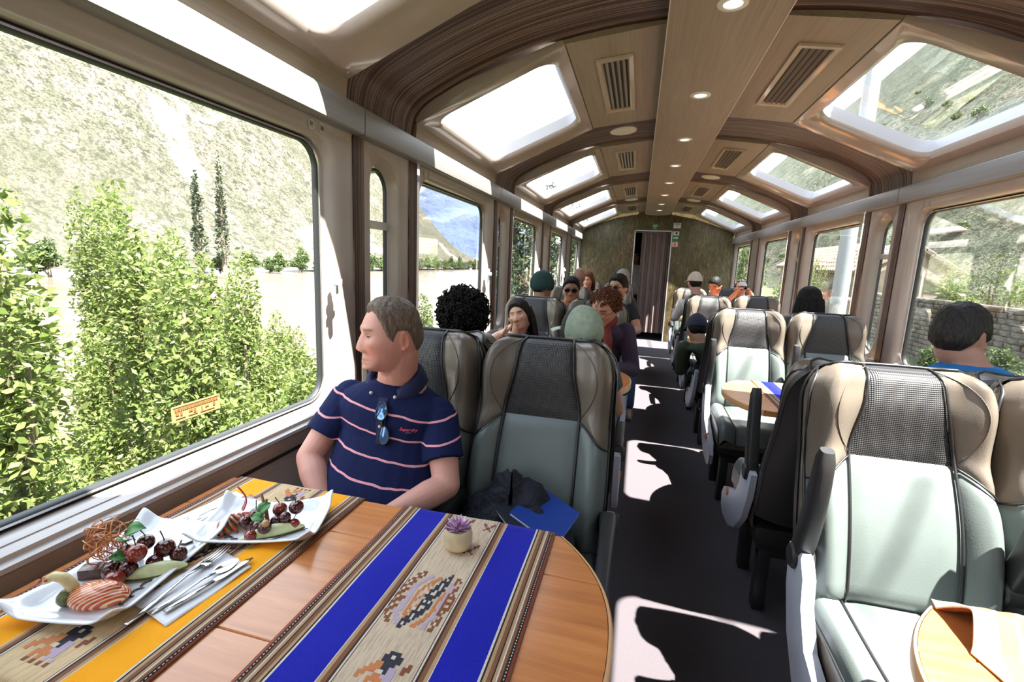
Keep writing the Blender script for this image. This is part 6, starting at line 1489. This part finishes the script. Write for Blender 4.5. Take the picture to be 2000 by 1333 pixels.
# flower pot
pot = MB().lathe([(0, 0), (.020, 0), (.029, .006), (.0325, .018), (.0330, .034), (.0300, .048), (.0285, .052), (.0260, .050), (.0275, .036), (.02, .030), (0, .030)], 28).build('flower_pot', P('cream_glazed_clay', (.60, .50, .30), .3, var=.25, vscale=22, coat=.3), smooth=60, loc=(-.352, .955, TZ+.004)); tag(pot, 'small cream clay pot with a purple and white flower on the blue runner', 'flower pot')
fl_ = empty('flower', (0, 0, 0)); fl_.parent = pot
rs = random.Random(4)
m_pets = [P('petal_violet', (.30, .045, .26), .5, var=.2, vscale=120), P('petal_lilac', (.62, .40, .60), .5, var=.15, vscale=120), P('petal_white', (.76, .66, .74), .5, var=.1, vscale=120)]
for ring_, (cnt, tilt, ln) in enumerate(((16, 1.12, .034), (14, .78, .034), (11, .45, .032), (7, .18, .030))):
    for i in range(cnt):
        a = 2*PI*i/cnt+ring_*.3+rs.uniform(-.1, .1); m = MB(); ct = math.cos(a); s_ = math.sin(a); L = ln*rs.uniform(.9, 1.1)
        def fn(p, q, a=a, L=L, tilt=tilt):
            w = .0050*math.sin(PI*(.12+.88*p)**.9)*1.0+.0006; r = L*p*math.sin(tilt)*(1+.1*p); z = .040+L*p*math.cos(tilt)+.003*p; s = (q*2-1)*w
            return (r*math.cos(a)-s*math.sin(a), r*math.sin(a)+s*math.cos(a), z-.0015*(1-(q*2-1)**2))
        m.grid(fn, 5, 2); m.build('petal', m_pets[(i*2+ring_) % 3 if ring_ else (i % 2)*2], fl_, smooth=180)
# ------------------------------------------------------------------ jacket and folders on the empty aisle seat
jk = MB()
def jf(p, q):
    a = 2*PI*p; r = math.sin(PI*min(.999, .02+.96*q)*.5); hgt = math.cos(PI*.5*q)
    nz = noise.fractal(Vector((math.cos(a)*1.7, math.sin(a)*1.7, q*3)), 1, 2, 4)
    return (.205*r*math.cos(a)*(1+.10*nz), .165*r*math.sin(a)*(1+.10*nz), max(0, .195*hgt*(1+.25*nz)*(1+.35*math.sin(a))))
jk.grid(jf, 56, 22, closed_u=True); o = jk.build('jacket', P('navy_black_jacket', (.006, .007, .016), .8, var=.3, vscale=30, bump=.8, bscale=45, bdist=.02), smooth=180, loc=(-.325, 1.335, .545)); tag(o, 'dark navy jacket heaped on the empty aisle seat', 'jacket')
def folder(cs, th, cover, label, edge=(.7, .7, .72), name='folder'):
    c = [Vector(v) for v in cs]; n_ = (c[1]-c[0]).cross(c[3]-c[0]).normalized(); n_ = n_ if n_.z > 0 else -n_; e = empty(name, c[0], 0, label, 'folder'); b = [v-c[0] for v in c]
    def slab(nm, o0, o1, ins, mat):
        ce = sum(b, Vector())/4; R = [[tuple((ce+(v-ce)*(1-ins))+n_*o) for v in b] for o in (o0, o1)]; MB().rings(R, True, True).build(nm, mat, e)
    slab('cover', th*.80, th, 0, P('cover_%s' % name, cover, .35)); slab('cover', 0, th*.2, 0, P('cover_%s' % name, cover, .35)); slab('pages', th*.2, th*.8, .02, P('page_edges', edge, .6)); return e
folder([(-.262, 1.455, .735), (-.118, 1.385, .700), (-.165, 1.235, .672), (-.318, 1.30, .712)], .014, (.012, .045, .26), 'blue hardback folder with pale page edges on the dark jacket', name='blue_folder')
folder([(-.345, 1.38, .728), (-.190, 1.245, .668), (-.225, 1.20, .655), (-.385, 1.33, .715)], .012, (.008, .010, .02), 'black folder with a white edge under the blue one on the dark jacket', name='black_folder')
# ------------------------------------------------------------------ runner bunched up on the right table
def tan_cloth():
    k = Nd('tan_runner'); c = k.n('TexCoord'); sp = k.n('SeparateXYZ', {0: c.outputs['Object']})
    f = k.math('ADD', k.math('MULTIPLY', sp.outputs['X'], .96), k.math('MULTIPLY', sp.outputs['Y'], -.28))
    nz = k.noise(k.coord((80, 300, 80)), 1.0, 3, .6)
    st = [(0, (.60, .46, .32)), (.30, (.24, .10, .045)), (.325, (.62, .55, .46)), (.335, (.20, .07, .035)), (.36, (.60, .46, .32)), (.50, (.22, .09, .045)), (.52, (.62, .55, .46)), (.53, (.05, .08, .34))]
    col = k.ramp(k.math('ADD', f, .36), st, 'CONSTANT'); col = k.mix(k.ramp(nz, [(.5, 0), (.66, .5)]), col, (.26, .11, .05))
    k.set(k.b, 'Base Color', col); k.b.inputs['Roughness'].default_value = .88; k.bump(nz, .4, .002); return k.m
m = MB()
def rc(p, q):
    # a cloth with one fold standing up as an arch; its open end faces the aisle
    y = .79+.300*q; x = .632+.32*p+.010*math.sin(7*q)*(1-p)
    t = (y-.945)/.115; arch = math.sin(PI*min(1, max(0, t)))**.75*.046*(1-.45*p)
    x += .030*arch/.046*(1-p); y += .016*arch/.046*math.cos(PI*min(1, max(0, t)))+.003*math.sin(30*p)*(t > 0)*(t < .3)
    return (x-.735, y-.95, .0035+arch+.0012*math.sin(40*p+9*q))
m.grid(rc, 44, 60); o = m.build('folded_runner', tan_cloth(), smooth=180, loc=(.735, .95, TZ)); md = o.modifiers.new('t', 'SOLIDIFY'); md.thickness = .003; md.offset = 1; o.data.materials.append(P('brown_weave_back', (.20, .065, .025), .9, var=.5, vscale=120, bump=.4, bscale=300)); md.material_offset = 1
tag(o, 'tan and blue woven cloth bunched into a roll on the lower right table', 'cloth')
# ------------------------------------------------------------------ stickers, signs
def disc_label(loc, s, txt, label):
    e = empty('seat_number', loc, 0, label, 'sticker'); R = Matrix.Rotation(PI/2*s*-1, 4, 'Y')
    MB().lathe([(0, .0006), (.0165, .0006), (.0172, 0), (.0, 0)], 26, Matrix.Rotation(-s*PI/2, 4, 'Y')).build('sticker_disc', P('pale_grey_sticker', (.42, .39, .37), .4), e)
    MB().lathe([(.0150, .0009), (.0165, .0010), (.0172, .0006)], 26, Matrix.Rotation(-s*PI/2, 4, 'Y'), cap=False).build('sticker_rim', P('white_print', (.75, .73, .71), .4), e)
    if txt:
        cu = bpy.data.curves.new('t', 'FONT'); cu.body = txt; cu.size = .018; cu.align_x = 'CENTER'; cu.align_y = 'CENTER'; cu.offset = .0005; o = bpy.data.objects.new('t', cu); COL.objects.link(o)
        me = bpy.data.meshes.new_from_object(o.evaluated_get(bpy.context.evaluated_depsgraph_get())); bpy.data.objects.remove(o, do_unlink=True)
        for v in me.vertices: v.co = Vector((.0013, v.co.x, v.co.y)) if s < 0 else Vector((-.0013, -v.co.x, v.co.y))
        me.materials.append(P('black_print', (.03, .03, .03), .5)); q = bpy.data.objects.new('number', me); COL.objects.link(q); q.parent = e
    return e
for k in range(0, 3):
    for j, yy in enumerate((1.592, 1.652)):
        disc_label((X(1.4445, -1), yy+2.04*k, 1.928), -1, ('19', '20')[j] if k == 0 else None, ('nearer round white sticker with number above the first left window', 'farther round white sticker with number above the first left window')[j] if k == 0 else '%s round sticker at the far top corner of the %s left window' % (('nearer', 'farther')[j], ('', 'second', 'third')[k]))
        if k < 2: disc_label((X(1.4445, -1), yy+.965+2.04*k, 1.928), -1, None, '%s round sticker at the near top corner of the %s left window' % (('nearer', 'farther')[j], ('second', 'third')[k]))
        disc_label((X(1.4445, 1), yy+2.04*(k+1), 1.928), 1, None, '%s round sticker at the far top corner of the %s right window' % (('nearer', 'farther')[j], ('first', 'second', 'third')[k]))
        if k < 2: disc_label((X(1.4445, 1), yy+.965+2.04*(k+1), 1.928), 1, None, '%s round sticker at the near top corner of the %s right window' % (('nearer', 'farther')[j], ('second', 'third')[k]))
# gold printed notice on the first left window
ns = empty('window_notice', (X(1.500, -1), 1.103, .996), 0, 'gold-edged printed notice stuck on the first left window', 'sticker')
m_gold = P('gold_print', (.50, .30, .10), .4, metal=.3); m_brn = P('brown_print', (.22, .075, .02), .6); m_not = P('pale_green_film', (.20, .22, .09), .5)
MB().box(-.0008, 0, -.082, .082, -.0245, .0245).build('notice_film', m_not, ns)
f = MB(); frame_rings(f, [(-.080, .080, -.0225, .0225, .004, 0), (-.080, .080, -.0225, .0225, .004, .0015), (-.0775, .0775, -.020, .020, .003, .0015), (-.0775, .0775, -.020, .020, .003, 0)], lambda a, b, d: (d, a, b), 4); f.build('notice_border', m_gold, ns)
tx = MB(); rs = random.Random(2)
y = -.072
while y < .070:
    w = rs.uniform(.0035, .008); tx.box(0, .0016, y, y+w*.72, .008, .017 if rs.random() > .25 else .015); y += w
for y0, z0, w, h in ((-.07, -.004, .010, .008), (-.055, -.006, .006, .010), (-.028, -.003, .012, .006), (-.012, -.008, .008, .012), (.014, -.010, .004, .012), (.028, -.004, .012, .004), (.055, -.006, .008, .010), (-.07, -.014, .03, .002), (-.03, -.014, .03, .002), (.01, -.015, .05, .002)): tx.box(0, .0016, y0, y0+w, z0, z0+h)
o = tx.build('notice_print', m_brn, ns); o['kind'] = 'stuff'
def wall_sign(name, x, z, w, h, col, label, parts):
    e = empty(name, (x, Y1-.001, z), 0, label, 'sign'); MB().box(-w/2, w/2, -.004, 0, -h/2, h/2).build('sign_plate', P('sign_%s' % '_'.join('%d' % int(c*100) for c in col), col, .4), e)
    for nm, x0, x1, z0, z1, c in parts: MB().box(x0*w, x1*w, -.0055, -.0038, z0*h, z1*h).build(nm, P('print_%s' % '_'.join('%d' % int(q*100) for q in c), c, .5), e)
GR, WH, BK, RD = (.015, .16, .07), (.62, .62, .60), (.03, .03, .03), (.48, .06, .05)
wall_sign('exit_sign', .237, 2.246, .10, .105, GR, 'small green exit sign above the far doorway', [('sign_band', -.42, .42, .05, .22, WH), ('sign_arrow', -.22, -.02, -.32, -.12, (.35, .55, .45)), ('sign_arrow', .05, .2, -.30, -.2, (.35, .55, .45)), ('sign_band', -.42, .42, .36, .42, (.25, .40, .3))])
wall_sign('notice_sign', .642, 2.274, .135, .10, WH, 'small white notice at the upper right of the far doorway', [('sign_line', -.38, .38, .22, .36, BK), ('sign_mark', -.12, .14, -.2, .05, (.35, .33, .33))])
wall_sign('first_aid_sign', .636, 2.128, .105, .075, WH, 'white sign with a black cross beside the far doorway', [('sign_cross', -.05, .15, -.32, .38, BK), ('sign_cross', -.18, .28, -.10, .18, BK)])
wall_sign('green_sign', .634, 2.028, .108, .115, GR, 'green sign below the black cross sign by the far doorway', [('sign_band', -.4, .4, .0, .28, (.35, .55, .45)), ('sign_mark', -.2, .2, .36, .44, BK)])
wall_sign('red_sign', .630, 1.918, .108, .095, (.60, .30, .28), 'pink and red sign, lowest beside the far doorway', [('sign_mark', -.34, -.22, -.3, .34, WH), ('sign_mark', -.1, .10, -.34, .3, RD), ('sign_mark', .2, .36, -.28, .3, WH)])
